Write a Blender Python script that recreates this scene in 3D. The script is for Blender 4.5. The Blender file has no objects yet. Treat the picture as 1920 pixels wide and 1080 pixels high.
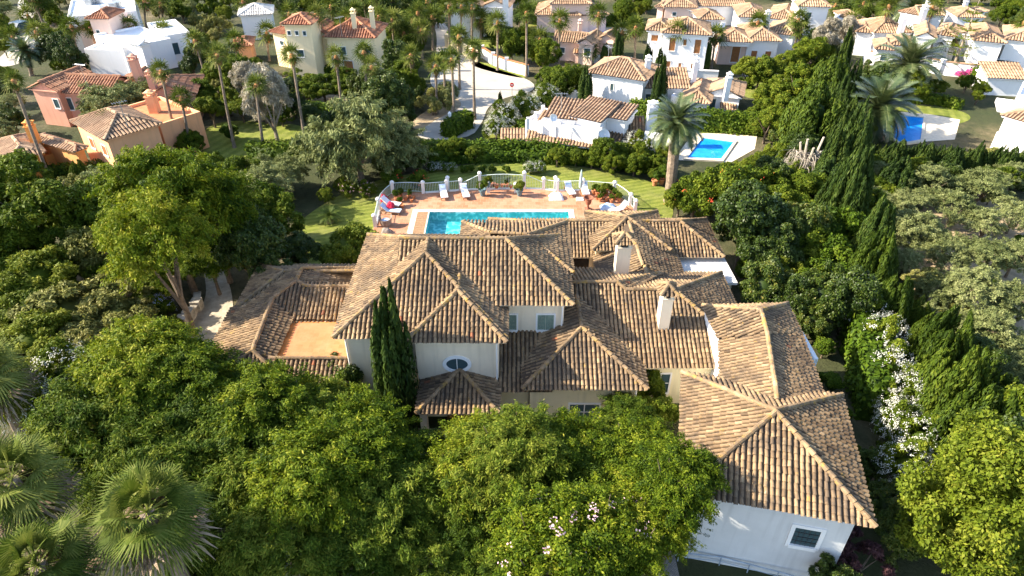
import bpy, math, random
import numpy as np
from mathutils import Vector, Matrix
R=math.radians
random.seed(7)
rng=np.random.default_rng(7)
scene=bpy.context.scene
COL=scene.collection
# ------------------------------------------------------------------ camera
F=1260.0; PITCH=R(35); H=26.0
cP,sP=math.cos(PITCH),math.sin(PITCH)
def P(px,py,z=0.0):
    "photo pixel (1920x1080) -> point on the level z"
    x=(px-960)/F; y=(540-py)/F
    d=(x,cP+y*sP,-sP+y*cP)
    t=(z-H)/d[2]
    return Vector((t*d[0],t*d[1],z))
def on_plane(px,py,pt,nrm):
    x=(px-960)/F; y=(540-py)/F
    d=Vector((x,cP+y*sP,-sP+y*cP)); o=Vector((0,0,H))
    t=(Vector(pt)-o).dot(nrm)/d.dot(nrm)
    return o+d*t
def px_of(X,Y,Z):
    dz=Z-H; a=Y*cP-dz*sP; u=Y*sP+dz*cP
    return 960+F*X/a,540-F*u/a
def mpp(X,Y,Z):
    return (Y*cP-(Z-H)*sP)/F
cam=bpy.data.cameras.new('Camera'); cam.lens=36*F/1920; cam.sensor_width=36
cam.clip_start=0.5; cam.clip_end=6000
co=bpy.data.objects.new('Camera',cam); COL.objects.link(co)
co.location=(0,0,H); co.rotation_euler=(R(90)-PITCH,0,0)
scene.camera=co
# ------------------------------------------------------------------ light
EL=R(33); LD=Vector((0.99,-0.03,0)).normalized()
sun=bpy.data.lights.new('Sun','SUN'); sun.energy=5.0; sun.angle=R(0.5); sun.color=(1,0.90,0.72)
so=bpy.data.objects.new('Sun',sun); COL.objects.link(so)
ld=Vector((LD.x*math.cos(EL),LD.y*math.cos(EL),-math.sin(EL)))
so.rotation_euler=ld.to_track_quat('-Z','Y').to_euler()
w=bpy.data.worlds.new('World'); scene.world=w; w.use_nodes=True
nt=w.node_tree; bg=nt.nodes['Background']
sky=nt.nodes.new('ShaderNodeTexSky'); sky.sky_type='NISHITA'; sky.sun_disc=False
sky.sun_elevation=EL; sky.sun_rotation=math.atan2(-LD.x,-LD.y)
nt.links.new(sky.outputs[0],bg.inputs[0]); bg.inputs[1].default_value=0.135
scene.view_settings.view_transform='Standard'; scene.view_settings.look='None'
scene.view_settings.exposure=1.62; scene.view_settings.gamma=1
scene.cycles.max_bounces=5; scene.cycles.diffuse_bounces=3; scene.cycles.glossy_bounces=2
scene.cycles.transmission_bounces=3; scene.cycles.transparent_max_bounces=4
scene.cycles.use_adaptive_sampling=True; scene.cycles.adaptive_threshold=0.02
# ------------------------------------------------------------------ materials
def newmat(name):
    m=bpy.data.materials.new(name); m.use_nodes=True
    n=m.node_tree.nodes; b=n['Principled BSDF']
    b.inputs['Specular IOR Level'].default_value=0.25
    return m,m.node_tree,b
def ramp(nt,cols,fac,interp='LINEAR'):
    r=nt.nodes.new('ShaderNodeValToRGB'); r.color_ramp.interpolation=interp
    e=r.color_ramp.elements
    while len(e)<len(cols): e.new(0.5)
    for i,(p,c) in enumerate(cols):
        e[i].position=p; e[i].color=(*c,1)
    nt.links.new(fac,r.inputs[0]); return r.outputs[0]
def noise(nt,scale,detail=4,rough=0.6,coord='Object',dist=0.0):
    tc=nt.nodes.new('ShaderNodeTexCoord'); t=nt.nodes.new('ShaderNodeTexNoise')
    t.inputs['Scale'].default_value=scale; t.inputs['Detail'].default_value=detail; t.inputs['Roughness'].default_value=rough
    t.inputs['Distortion'].default_value=dist
    if coord=='World':
        g=nt.nodes.new('ShaderNodeNewGeometry'); nt.links.new(g.outputs['Position'],t.inputs['Vector'])
    else: nt.links.new(tc.outputs[coord],t.inputs['Vector'])
    return t.outputs['Fac']
def mix(nt,a,b,fac,mode='MIX'):
    m=nt.nodes.new('ShaderNodeMix'); m.data_type='RGBA'; m.blend_type=mode
    for s,v in ((6,a),(7,b)):
        if hasattr(v,'is_output'): nt.links.new(v,m.inputs[s])
        else: m.inputs[s].default_value=(*v,1)
    if hasattr(fac,'is_output'): nt.links.new(fac,m.inputs[0])
    else: m.inputs[0].default_value=fac
    return m.outputs[2]
def bump(nt,b,h,strength=0.3,dist=0.02):
    n=nt.nodes.new('ShaderNodeBump'); n.inputs['Strength'].default_value=strength; n.inputs['Distance'].default_value=dist
    nt.links.new(h,n.inputs['Height']); nt.links.new(n.outputs[0],b.inputs['Normal'])
def attr(nt,name='rnd'):
    a=nt.nodes.new('ShaderNodeAttribute'); a.attribute_name=name; return a.outputs['Fac']
def plain(name,c,rough=0.7,var=0.12,scale=3.0,metal=0,bmp=0.0):
    m,t,b=newmat(name)
    f=noise(t,scale,5,0.65,'World')
    d=tuple(x*(1-var*2) for x in c); l=tuple(min(1,x*(1+var)) for x in c)
    t.links.new(ramp(t,[(0.3,d),(0.7,l)],f),b.inputs['Base Color'])
    b.inputs['Roughness'].default_value=rough; b.inputs['Metallic'].default_value=metal
    if bmp: bump(t,b,noise(t,scale*12,3,0.6,'World'),bmp)
    return m
def tilemat(name,cols,blotch=0.5,lichen=True,yl=0.60,dark=(0.07,0.055,0.045)):
    m,t,b=newmat(name)
    c=ramp(t,cols,attr(t))
    n1=noise(t,0.6,8,0.72,'World',0.8); f=ramp(t,[(0.46,(0,0,0)),(0.60,(1,1,1))],n1)
    mm=t.nodes.new('ShaderNodeMath'); mm.operation='MULTIPLY'; t.links.new(f,mm.inputs[0]); mm.inputs[1].default_value=blotch
    c=mix(t,c,dark,mm.outputs[0])
    n2=noise(t,14,5,0.75,'World')
    c=mix(t,c,(0.10,0.085,0.07),ramp(t,[(0.52,(0,0,0)),(0.72,(0.8,0.8,0.8))],n2))
    if lichen:
        n3=noise(t,2.3,6,0.75,'World'); c=mix(t,c,(0.42,0.26,0.05),ramp(t,[(yl,(0,0,0)),(yl+.1,(0.7,0.7,0.7))],n3))
        n4=noise(t,5.0,6,0.8,'World'); c=mix(t,c,(0.52,0.46,0.36),ramp(t,[(0.60,(0,0,0)),(0.72,(0.7,0.7,0.7))],n4))
    t.links.new(c,b.inputs['Base Color']); b.inputs['Roughness'].default_value=0.85
    c2=ramp(t,[(0.35,(0.86,0.80,0.74)),(0.65,(1.08,1.04,0.98))],noise(t,0.22,4,0.6,'World')); t.links.new(mix(t,c,c2,1.0,'MULTIPLY'),b.inputs['Base Color'])
    bump(t,b,n2,0.25,0.02)
    return m
M={}
M['tile']=tilemat('roof tile',[(0,(0.084,0.057,0.036)),(0.22,(0.168,0.114,0.067)),(0.45,(0.247,0.170,0.100)),(0.7,(0.315,0.222,0.131)),(0.92,(0.420,0.305,0.187)),(0.985,(0.294,0.158,0.081)),(1.0,(0.357,0.128,0.063))],0.7)
M['ridge']=tilemat('ridge tile',[(0,(0.200,0.138,0.081)),(0.5,(0.294,0.207,0.121)),(1,(0.388,0.276,0.170))],0.55,True,0.53)
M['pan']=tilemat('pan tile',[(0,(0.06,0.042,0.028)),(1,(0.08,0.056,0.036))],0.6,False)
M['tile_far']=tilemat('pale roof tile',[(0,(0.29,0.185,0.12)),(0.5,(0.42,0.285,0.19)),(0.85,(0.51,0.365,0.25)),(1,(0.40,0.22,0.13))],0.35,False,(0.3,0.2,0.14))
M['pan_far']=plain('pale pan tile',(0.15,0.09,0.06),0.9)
M['tile_red']=tilemat('red roof tile',[(0,(0.27,0.11,0.065)),(0.5,(0.39,0.175,0.105)),(1,(0.48,0.25,0.155))],0.25,False)
M['pan_red']=plain('red pan tile',(0.18,0.06,0.035),0.9)
M['tile_rust']=tilemat('rust roof tile',[(0,(0.24,0.11,0.07)),(0.5,(0.36,0.18,0.11)),(1,(0.46,0.26,0.17))],0.35,False)
M['pan_rust']=plain('rust pan tile',(0.17,0.075,0.045),0.9)
def stucco(name,c,stain=0.12):
    m,t,b=newmat(name)
    n=noise(t,0.5,6,0.65,'World'); d=tuple(x*(1-stain) for x in c)
    cc=ramp(t,[(0.35,d),(0.65,c)],n)
    n2=noise(t,3.2,6,0.7,'World')
    cc=mix(t,cc,tuple(x*0.78 for x in c),ramp(t,[(0.60,(0,0,0)),(0.80,(0.5,0.5,0.5))],n2))
    g_=t.nodes.new('ShaderNodeNewGeometry'); mp=t.nodes.new('ShaderNodeMapping'); mp.inputs['Scale'].default_value=(2.2,2.2,0.18); t.links.new(g_.outputs['Position'],mp.inputs['Vector'])
    ns=t.nodes.new('ShaderNodeTexNoise'); ns.inputs['Scale'].default_value=1.6; ns.inputs['Detail'].default_value=6; t.links.new(mp.outputs[0],ns.inputs['Vector'])
    cc=mix(t,cc,tuple(x*0.70 for x in c),ramp(t,[(0.52,(0,0,0)),(0.75,(0.6*min(1,stain*8),)*3)],ns.outputs['Fac']))
    t.links.new(cc,b.inputs['Base Color']); b.inputs['Roughness'].default_value=0.9
    bump(t,b,noise(t,30,4,0.7,'World'),0.15,0.01)
    return m
M['cream']=stucco('cream stucco',(0.88,0.73,0.54))
M['yellow']=stucco('warm yellow stucco',(0.82,0.70,0.44))
M['white']=stucco('white stucco',(0.82,0.81,0.80),0.05)
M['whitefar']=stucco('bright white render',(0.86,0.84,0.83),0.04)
M['pink']=stucco('pink stucco',(0.66,0.34,0.24))
M['palepink']=stucco('pale pink stucco',(0.80,0.58,0.48),0.06)
M['orange']=stucco('orange stucco',(0.80,0.40,0.15))
M['peach']=stucco('peach stucco',(0.92,0.46,0.24))
M['deeporange']=stucco('deep orange stucco',(0.80,0.34,0.09))
M['pyellow']=stucco('pale yellow stucco',(0.92,0.74,0.46),0.06)
M['orangeband']=plain('orange terrace paint',(0.60,0.22,0.06),0.8,0.2,2)
M['glass']=plain('window glass',(0.05,0.085,0.095),0.08,0.05)
M['shutter']=plain('sage green shutter',(0.25,0.32,0.25),0.6,0.1)
M['wood']=plain('brown timber',(0.34,0.14,0.05),0.6,0.15,6)
M['darkvoid']=plain('dark interior',(0.025,0.02,0.018),0.9)
M['iron']=plain('dark iron',(0.05,0.05,0.055),0.5)
M['rail_blue']=plain('blue grey painted metal',(0.30,0.36,0.44),0.45)
M['rail_white']=plain('pale green painted metal',(0.70,0.78,0.74),0.45,0.05)
M['post']=stucco('white post render',(0.84,0.80,0.76),0.06)
M['terracotta']=plain('terracotta',(0.50,0.20,0.09),0.8,0.2,6)
M['rust_iron']=plain('rusted iron',(0.26,0.10,0.06),0.8,0.25,7)
M['bluepot']=plain('blue grey glazed pot',(0.12,0.19,0.22),0.35,0.1,5)
M['cushion']=plain('white canvas',(0.82,0.82,0.84),0.9,0.05)
M['bluecloth']=plain('pale blue towel',(0.45,0.58,0.75),0.9,0.15,5)
M['redcloth']=plain('crimson cloth',(0.55,0.02,0.06),0.85,0.15,6)
M['teak']=plain('weathered teak',(0.33,0.20,0.11),0.7,0.15,8)
M['wicker']=plain('grey wicker',(0.27,0.22,0.19),0.8,0.2,12)
M['umbrella']=plain('grey green canvas',(0.42,0.52,0.50),0.9,0.08)
M['bark']=plain('tree bark',(0.16,0.12,0.085),0.95,0.25,4,0,0.4)
M['palebark']=plain('pale bark',(0.34,0.27,0.20),0.95,0.25,4,0,0.4)
M['palmbark']=plain('palm trunk bark',(0.25,0.19,0.14),0.95,0.25,5,0,0.4)
M['palmtop']=plain('orange brown leaf bases',(0.42,0.19,0.08),0.95,0.2,6)
M['deadwood']=plain('bleached dead wood',(0.46,0.40,0.33),0.95,0.2,5)
M['carblue']=plain('dark blue car paint',(0.04,0.07,0.11),0.25,0.05); M['rubber']=plain('black rubber',(0.02,0.02,0.02),0.8)
M['signred']=plain('red sign paint',(0.65,0.03,0.03),0.5,0.03); M['signwhite']=plain('white sign paint',(0.8,0.8,0.8),0.5,0.03)
M['metal']=plain('grey galvanised metal',(0.38,0.40,0.42),0.4,0.08,3,0.6)
M['bluepaint']=plain('bright blue paint',(0.08,0.35,0.70),0.6,0.05)
M['stone']=plain('rough limestone',(0.42,0.37,0.30),0.95,0.3,2.5,0,0.5)
M['concrete']=plain('weathered white concrete',(0.66,0.62,0.57),0.9,0.15,1.2)
def leafmat(name,cols,trans=0.28,rough=0.6,spec=0.12):
    m,t,b=newmat(name)
    oi=t.nodes.new('ShaderNodeObjectInfo')
    a=t.nodes.new('ShaderNodeMath'); a.operation='MULTIPLY_ADD'
    t.links.new(oi.outputs['Random'],a.inputs[0]); a.inputs[1].default_value=0.36; t.links.new(attr(t),a.inputs[2])
    s=t.nodes.new('ShaderNodeMath'); s.operation='SUBTRACT'; t.links.new(a.outputs[0],s.inputs[0]); s.inputs[1].default_value=0.20
    c=ramp(t,cols,s.outputs[0])
    t.links.new(c,b.inputs['Base Color']); b.inputs['Roughness'].default_value=rough; b.inputs['Specular IOR Level'].default_value=spec
    tr=t.nodes.new('ShaderNodeBsdfTranslucent'); tc=mix(t,c,(1.0,1.0,0.35),0.35,'MULTIPLY'); t.links.new(tc,tr.inputs['Color'])
    ms=t.nodes.new('ShaderNodeMixShader'); ms.inputs[0].default_value=trans
    t.links.new(b.outputs[0],ms.inputs[1]); t.links.new(tr.outputs[0],ms.inputs[2])
    t.links.new(ms.outputs[0],t.nodes['Material Output'].inputs['Surface'])
    return m
M['l_broad']=leafmat('fresh green leaves',[(0,(0.022,0.048,0.003)),(0.35,(0.090,0.138,0.006)),(0.7,(0.190,0.225,0.012)),(1,(0.36,0.34,0.040))],0.3)
M['l_lime']=leafmat('lime green leaves',[(0,(0.05,0.078,0.005)),(0.5,(0.115,0.150,0.010)),(1,(0.24,0.25,0.030))],0.28)
M['l_olive']=leafmat('grey green olive leaves',[(0,(0.075,0.098,0.030)),(0.5,(0.18,0.205,0.072)),(1,(0.35,0.36,0.16))],0.2)
M['l_mid']=leafmat('mid green leaves',[(0,(0.030,0.056,0.004)),(0.5,(0.100,0.142,0.009)),(1,(0.22,0.235,0.024))],0.25)
M['l_dark']=leafmat('dark glossy leaves',[(0,(0.018,0.036,0.006)),(0.5,(0.050,0.082,0.010)),(0.9,(0.11,0.135,0.020)),(1,(0.19,0.17,0.03))],0.2,0.45,0.25)
M['l_conifer']=leafmat('conifer foliage',[(0,(0.018,0.036,0.004)),(0.5,(0.058,0.092,0.008)),(1,(0.135,0.165,0.016))],0.18)
M['l_cypress']=leafmat('dark cypress foliage',[(0,(0.014,0.030,0.006)),(0.5,(0.036,0.064,0.010)),(1,(0.085,0.115,0.018))],0.15)
M['l_hedge']=leafmat('clipped hedge foliage',[(0,(0.024,0.050,0.004)),(0.5,(0.065,0.110,0.006)),(1,(0.135,0.170,0.014))],0.18)
M['l_palm']=leafmat('palm leaf green',[(0,(0.028,0.052,0.008)),(0.5,(0.080,0.112,0.016)),(1,(0.23,0.24,0.06))],0.25,0.6,0.06)
M['l_date']=leafmat('grey green palm fronds',[(0,(0.035,0.060,0.018)),(0.5,(0.085,0.115,0.040)),(1,(0.21,0.22,0.10))],0.2,0.4,0.5)
M['l_dead']=leafmat('dry dead fronds',[(0,(0.11,0.075,0.045)),(0.5,(0.22,0.155,0.10)),(1,(0.34,0.26,0.19))],0.15)
M['l_pinn']=leafmat('deep green pinnate leaves',[(0,(0.022,0.048,0.004)),(0.5,(0.085,0.132,0.010)),(1,(0.23,0.25,0.030))],0.3)
M['l_grey']=leafmat('bleached feathery twigs',[(0,(0.20,0.18,0.13)),(0.5,(0.34,0.30,0.23)),(1,(0.50,0.45,0.36))],0.2)
M['l_dry']=leafmat('dry yellow green leaves',[(0,(0.09,0.10,0.02)),(0.5,(0.20,0.20,0.05)),(1,(0.36,0.32,0.12))],0.2)
M['f_white']=leafmat('white blossom',[(0,(0.42,0.42,0.36)),(1,(0.74,0.74,0.68))],0.2)
M['f_pink']=leafmat('pink blossom',[(0,(0.62,0.34,0.40)),(1,(0.85,0.62,0.66))],0.2)
M['f_red']=leafmat('red blossom',[(0,(0.50,0.02,0.02)),(1,(0.75,0.10,0.05))],0.2)
M['f_magenta']=leafmat('magenta blossom',[(0,(0.55,0.02,0.20)),(1,(0.75,0.12,0.38))],0.2)
M['f_blue']=leafmat('pale blue blossom',[(0,(0.35,0.42,0.70)),(1,(0.60,0.68,0.86))],0.2)
M['l_purple']=leafmat('purple brown leaves',[(0,(0.035,0.015,0.02)),(0.6,(0.10,0.045,0.045)),(1,(0.30,0.16,0.13))],0.2)
# ------------------------------------------------------------------ mesh builder
class MB:
    def __init__(s): s.v=[]; s.f=[]; s.r=[]
    def add(s,vs,fs,rnd=None,T=None):
        o=len(s.v)
        s.v+= [tuple(T@Vector(p)) for p in vs] if T is not None else [tuple(p) for p in vs]
        s.f+= [tuple(i+o for i in f) for f in fs]
        s.r+= [random.random() if rnd is None else rnd]*len(fs)
        return s
    def box(s,x0,y0,z0,x1,y1,z1,T=None,rnd=None):
        v=[(x0,y0,z0),(x1,y0,z0),(x1,y1,z0),(x0,y1,z0),(x0,y0,z1),(x1,y0,z1),(x1,y1,z1),(x0,y1,z1)]
        return s.add(v,[(3,2,1,0),(4,5,6,7),(0,1,5,4),(1,2,6,5),(2,3,7,6),(3,0,4,7)],rnd,T)
    def cbox(s,c,w,d,h,T=None,rnd=None):
        x,y,z=c; return s.box(x-w/2,y-d/2,z,x+w/2,y+d/2,z+h,T,rnd)
    def prism(s,poly,z0,z1,T=None):
        n=len(poly)
        a=sum(poly[i][0]*poly[(i+1)%n][1]-poly[(i+1)%n][0]*poly[i][1] for i in range(n))
        if a<0: poly=poly[::-1]
        v=[(p[0],p[1],z0) for p in poly]+[(p[0],p[1],z1) for p in poly]
        f=[tuple(range(n-1,-1,-1)),tuple(range(n,2*n))]+[(i,(i+1)%n,n+(i+1)%n,n+i) for i in range(n)]
        return s.add(v,f,None,T)
    def sheet(s,poly,z):
        n=len(poly)
        a=sum(poly[i][0]*poly[(i+1)%n][1]-poly[(i+1)%n][0]*poly[i][1] for i in range(n))
        if a<0: poly=poly[::-1]
        return s.add([(p[0],p[1],z) for p in poly],[tuple(range(n))])
    def tube(s,pts,rad,n=6,T=None,cap=True,rnd=None):
        pts=[Vector(p) for p in pts]
        if not hasattr(rad,'__len__'): rad=[rad]*len(pts)
        vs=[];fs=[]
        for i,p in enumerate(pts):
            d=(pts[min(i+1,len(pts)-1)]-pts[max(i-1,0)]).normalized()
            a=d.cross(Vector((0,0,1))) if abs(d.z)<0.95 else d.cross(Vector((1,0,0)))
            a.normalize(); b=d.cross(a)
            for k in range(n):
                t=2*math.pi*k/n; vs.append(p+(a*math.cos(t)+b*math.sin(t))*rad[i])
        for i in range(len(pts)-1):
            for k in range(n):
                fs.append((i*n+k,i*n+(k+1)%n,(i+1)*n+(k+1)%n,(i+1)*n+k))
        if cap: fs+= [tuple(range(n)),tuple(range((len(pts)-1)*n,len(pts)*n))]
        return s.add(vs,fs,rnd,T)
    def lathe(s,prof,n=14,T=None,rnd=None,c=(0,0,0)):
        vs=[];fs=[]
        for r,z in prof:
            for k in range(n):
                t=2*math.pi*k/n; vs.append((c[0]+r*math.cos(t),c[1]+r*math.sin(t),c[2]+z))
        for i in range(len(prof)-1):
            for k in range(n): fs.append((i*n+k,i*n+(k+1)%n,(i+1)*n+(k+1)%n,(i+1)*n+k))
        fs+= [tuple(range(n)),tuple(range((len(prof)-1)*n,len(prof)*n))]
        return s.add(vs,fs,rnd,T)
    def mesh(s,name,mat):
        me=bpy.data.meshes.new(name); me.from_pydata(s.v,[],s.f)
        a=me.attributes.new('rnd','FLOAT','FACE'); a.data.foreach_set('value',s.r)
        me.materials.append(mat if not isinstance(mat,str) else M[mat]); me.update(); return me
    def build(s,name,mat,parent=None,smooth=False):
        o=bpy.data.objects.new(name,s.mesh(name,mat)); COL.objects.link(o)
        if parent is not None: o.parent=parent
        if smooth: o.data.shade_smooth()
        return o
THINGS=[]
def tag(o,label,cat,group=None):
    o['label']=label; o['category']=cat
    if group: o['group']=group
    THINGS.append(o); return o
def thing(name,label,cat,loc=(0,0,0),rz=0,group=None):
    o=bpy.data.objects.new(name,None); COL.objects.link(o); o.location=loc; o.rotation_euler=(0,0,rz)
    o.empty_display_size=0.3
    return tag(o,label,cat,group)
def inst(name,me,parent=None,loc=(0,0,0),rz=0,sc=(1,1,1)):
    o=bpy.data.objects.new(name,me); COL.objects.link(o); o.parent=parent
    o.location=loc; o.rotation_euler=(0,0,rz); o.scale=sc; return o
def structure(o): o['kind']='structure'; return o
def stuff(o): o['kind']='stuff'; return o
# ------------------------------------------------------------------ barrel tile roofs
def tile_plane(mt,mp,poly,eave_dir,pitch=0.222,row=0.29,r=0.081,seg=5,over=0.06,jit=1.0):
    "poly: 3D points of one roof plane; lays half round tiles up the slope, pan sheet below"
    pts=[Vector(p) for p in poly]
    n=Vector((0,0,0))
    for i in range(len(pts)):
        a,b=pts[i],pts[(i+1)%len(pts)]
        n+=Vector(((a.y-b.y)*(a.z+b.z),(a.z-b.z)*(a.x+b.x),(a.x-b.x)*(a.y+b.y)))
    n.normalize()
    if n.z<0: n=-n
    u=Vector(eave_dir); u=(u-n*u.dot(n)).normalized()
    v=n.cross(u)
    if v.z<0: v=-v
    o=pts[0]
    P2=[((p-o).dot(u),(p-o).dot(v)) for p in pts]
    mp.add(pts,[tuple(range(len(pts)))],0.5)
    us=[p[0] for p in P2]; u0,u1=min(us),max(us); vmin=min(p[1] for p in P2)
    ncol=max(1,round((u1-u0)/pitch)); st=(u1-u0)/ncol
    for ci in range(ncol):
        uc=u0+(ci+0.5)*st
        xs=[]
        for i in range(len(P2)):
            (a,b),(c,d)=P2[i],P2[(i+1)%len(P2)]
            if (a-uc)*(c-uc)<0: xs.append(b+(d-b)*(uc-a)/(c-a))
        xs.sort()
        for k in range(0,len(xs)-1,2):
            lo,hi=xs[k],xs[k+1]
            if lo<vmin+0.25: lo-=over*random.uniform(0.6,1.3)
            x=lo; colj=random.gauss(0,0.006)*jit
            first=True
            off=random.uniform(0,row) if not first else 0
            while x<hi-0.02:
                ln=row*random.uniform(0.94,1.06)
                e=min(x+ln+0.03,hi)
                j=random.gauss(0,0.012)*jit; j2=random.gauss(0,0.008)*jit; h=random.gauss(0,0.004)*jit
                vs=[]
                for (vv,rr,hh) in ((x,r*1.06,0.034+h),(e,r*0.90,0.006)):
                    for s_ in range(seg+1):
                        t=math.pi*s_/seg
                        q=o+u*(uc+colj+(j if vv==x else j2)-rr*math.cos(t))+v*vv+n*(hh+rr*math.sin(t)*0.95)
                        vs.append(q)
                fs=[(s_,s_+1,seg+2+s_,seg+1+s_) for s_ in range(seg)]
                mt.add(vs,fs,min(1,max(0,random.gauss(0.5,0.165))))
                x+=ln; first=False
def ridge_caps(mr,a,b,r=0.125,row=0.36,seg=5,lift=0.05):
    a,b=Vector(a),Vector(b); d=b-a; L=d.length
    if L<0.05: return
    d.normalize(); s=d.cross(Vector((0,0,1))).normalized(); n=s.cross(d)
    k=max(1,round(L/row)); st=L/k
    for i in range(k):
        x=i*st; e=x+st+0.04; j=random.gauss(0,0.008)
        vs=[]
        for vv,rr,hh in ((x,r*1.05,lift+0.02),(e,r*0.9,lift-0.005)):
            for q in range(seg+1):
                t=math.pi*(q/seg*1.16-0.08)
                vs.append(a+d*vv+s*(j-rr*math.cos(t))+n*(hh+rr*math.sin(t)))
        vs+= [a+d*x+n*(hh-0.08)]
        fs=[(q,q+1,seg+2+q,seg+1+q) for q in range(seg)]
        fs.append(tuple(range(seg+1)))
        mr.add(vs,fs,min(1,max(0,random.gauss(0.5,0.25))))
def roof_obj(parent,planes,ridges,mats=('tile','pan','ridge'),name='roof',**kw):
    mt,mp,mr=MB(),MB(),MB()
    for poly,ed in planes: tile_plane(mt,mp,poly,ed,**kw)
    o=mt.build(name,mats[0],parent)
    mp.build('pan_tiles',mats[1],o)
    if ridges:
        rk=kw.get('r',0.081)/0.081
        for a,b in ridges: ridge_caps(mr,a,b,0.112*min(rk,1.3),seg=kw.get('seg',5),row=0.36 if kw.get('row',.31)<.5 else 0.9)
        mr.build('ridge_tiles',mats[2],o)
    return o
def hip(x0,y0,x1,y1,z,k,T=None,skip=(),ends='hh',apex=None):
    "hip roof planes over an eave rectangle; ends: 'g' makes a gable end"
    w,d=x1-x0,y1-y0
    pl=[];rd=[]
    if w>=d:
        h=d/2; zr=z+k*h; yc=(y0+y1)/2
        a=Vector((x0+(h if ends[0]=='h' else 0),yc,zr)); b=Vector((x1-(h if ends[1]=='h' else 0),yc,zr))
    else:
        h=w/2; zr=z+k*h; xc=(x0+x1)/2
        a=Vector((xc,y0+(h if ends[0]=='h' else 0),zr)); b=Vector((xc,y1-(h if ends[1]=='h' else 0),zr))
    A,B,C,D=[Vector(q) for q in ((x0,y0,z),(x1,y0,z),(x1,y1,z),(x0,y1,z))]
    if w>=d:
        S={'f':([A,B,b,a],(1,0,0)),'b':([C,D,a,b],(1,0,0))}
        if ends[0]=='h': S['l']=([D,A,a],(0,1,0))
        if ends[1]=='h': S['r']=([B,C,b],(0,1,0))
        rr=[(a,b)]
        rr+= [(A,a),(D,a)] if ends[0]=='h' else []
        rr+= [(B,b),(C,b)] if ends[1]=='h' else []
    else:
        S={'l':([D,A,a,b],(0,1,0)),'r':([B,C,b,a],(0,1,0))}
        if ends[0]=='h': S['f']=([A,B,a],(1,0,0))
        if ends[1]=='h': S['b']=([C,D,b],(1,0,0))
        rr=[(a,b)]
        rr+= [(A,a),(B,a)] if ends[0]=='h' else []
        rr+= [(C,b),(D,b)] if ends[1]=='h' else []
    tr=(lambda p:T@p) if T is not None else (lambda p:p)
    def td(e):
        return (T.to_3x3()@Vector(e)) if T is not None else Vector(e)
    for q,(poly,ed) in S.items():
        if q in skip: continue
        pl.append(([tr(p) for p in poly],td(ed)))
    rd=[(tr(p),tr(q)) for p,q in rr]
    return pl,rd
def window(parent,c,nrm,w,h,kind='glass',frame='post',fw=0.09,bars=True,depth=0.05):
    "window centred at c on a wall with outward normal nrm"
    nrm=Vector(nrm).normalized(); s=Vector((-nrm.y,nrm.x,0)).normalized()
    T=Matrix.Translation(Vector(c))@Matrix(((s.x,nrm.x,0),(s.y,nrm.y,0),(s.z,nrm.z,1))).to_4x4()
    m=MB()
    m.box(-w/2-fw,-0.04,-h/2-fw,-w/2,depth,h/2+fw,T); m.box(w/2,-0.04,-h/2-fw,w/2+fw,depth,h/2+fw,T)
    m.box(-w/2,-0.04,h/2,w/2,depth,h/2+fw,T); m.box(-w/2-0.05,-0.04,-h/2-fw-0.03,w/2+0.05,depth+0.05,-h/2,T)
    f=m.build('window',frame,parent)
    if kind=='shutter':
        p=MB()
        for sg in (-1,1):
            x0,x1=(-w/2,-0.01) if sg<0 else (0.01,w/2)
            p.box(x0,-0.03,-h/2,x0+0.06,0.03,h/2,T); p.box(x1-0.06,-0.03,-h/2,x1,0.03,h/2,T)
            n=max(4,int(h/0.09))
            p.box(x0+.06,-0.03,-h/2,x1-.06,0.0,h/2,T)
            for i in range(n):
                z=-h/2+h*(i+0.2)/n; p.box(x0+.06,0.0,z,x1-.06,0.018,z+h/n*0.55,T)
        p.build('shutter','shutter',f)
    else:
        p=MB(); p.box(-w/2,-0.06,-h/2,w/2,0.012,h/2,T); p.build('pane','wood' if kind=='wood' else 'glass',f)
        b=MB()
        if kind=='grill':
            for i in range(1,5): b.box(-w/2+w*i/5-.009,0.018,-h/2,-w/2+w*i/5+.009,0.032,h/2,T)
            for i in range(1,4): b.box(-w/2,0.034,-h/2+h*i/4-.009,w/2,0.048,-h/2+h*i/4+.009,T)
            b.build('grille','iron',f)
        elif bars:
            b.box(-0.025,-0.02,-h/2,0.025,0.03,h/2,T)
            if h>1.0: b.box(-w/2,-0.02,-0.02,-0.025,0.028,0.02,T); b.box(0.025,-0.02,-0.02,w/2,0.028,0.02,T)
            b.build('glazing_bar','post' if kind!='wood' else 'wood',f)
    return f
# ================================================================== the main villa
V=thing('villa','large cream villa with many tan barrel tile roofs beside the turquoise pool','house',(0,25,0))
V.matrix_world  # stays at its base
def vp(o): o.parent=V; o.matrix_parent_inverse=Matrix.Translation((0,-25,0)); return o
class Root: pass
_build=MB.build
def vbuild(m,name,mat,smooth=False):
    return vp(m.build(name,mat,None,smooth))
def vroof(planes,ridges,**kw):
    return vp(roof_obj(None,planes,ridges,**kw))
def walls(x0,y0,x1,y1,z,ins=0.42,mat='cream',z0=-0.3,fascia=True,T=None,ins4=None):
    a,b,c,d=ins4 if ins4 else (ins,)*4
    m=MB(); m.box(x0+a,y0+b,z0,x1-c,y1-d,z-0.06,T); vbuild(m,'wall',mat)
    if fascia:
        m=MB(); m.box(x0+a-0.10,y0+b-0.10,z-0.20,x1-c+0.10,y1-d+0.10,z-0.085,T)
        m.box(x0+0.05,y0+0.05,z-0.075,x1-0.05,y1-0.05,z-0.025,T)
        vbuild(m,'cornice',mat)
# A : two storey block with the oval window
K=0.53
A=(-8.65,25.16,-0.26,34.95,5.4)
pl,rd=hip(A[0],A[1],A[2],A[3],A[4],K); vroof(pl,rd); walls(*A)
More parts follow.
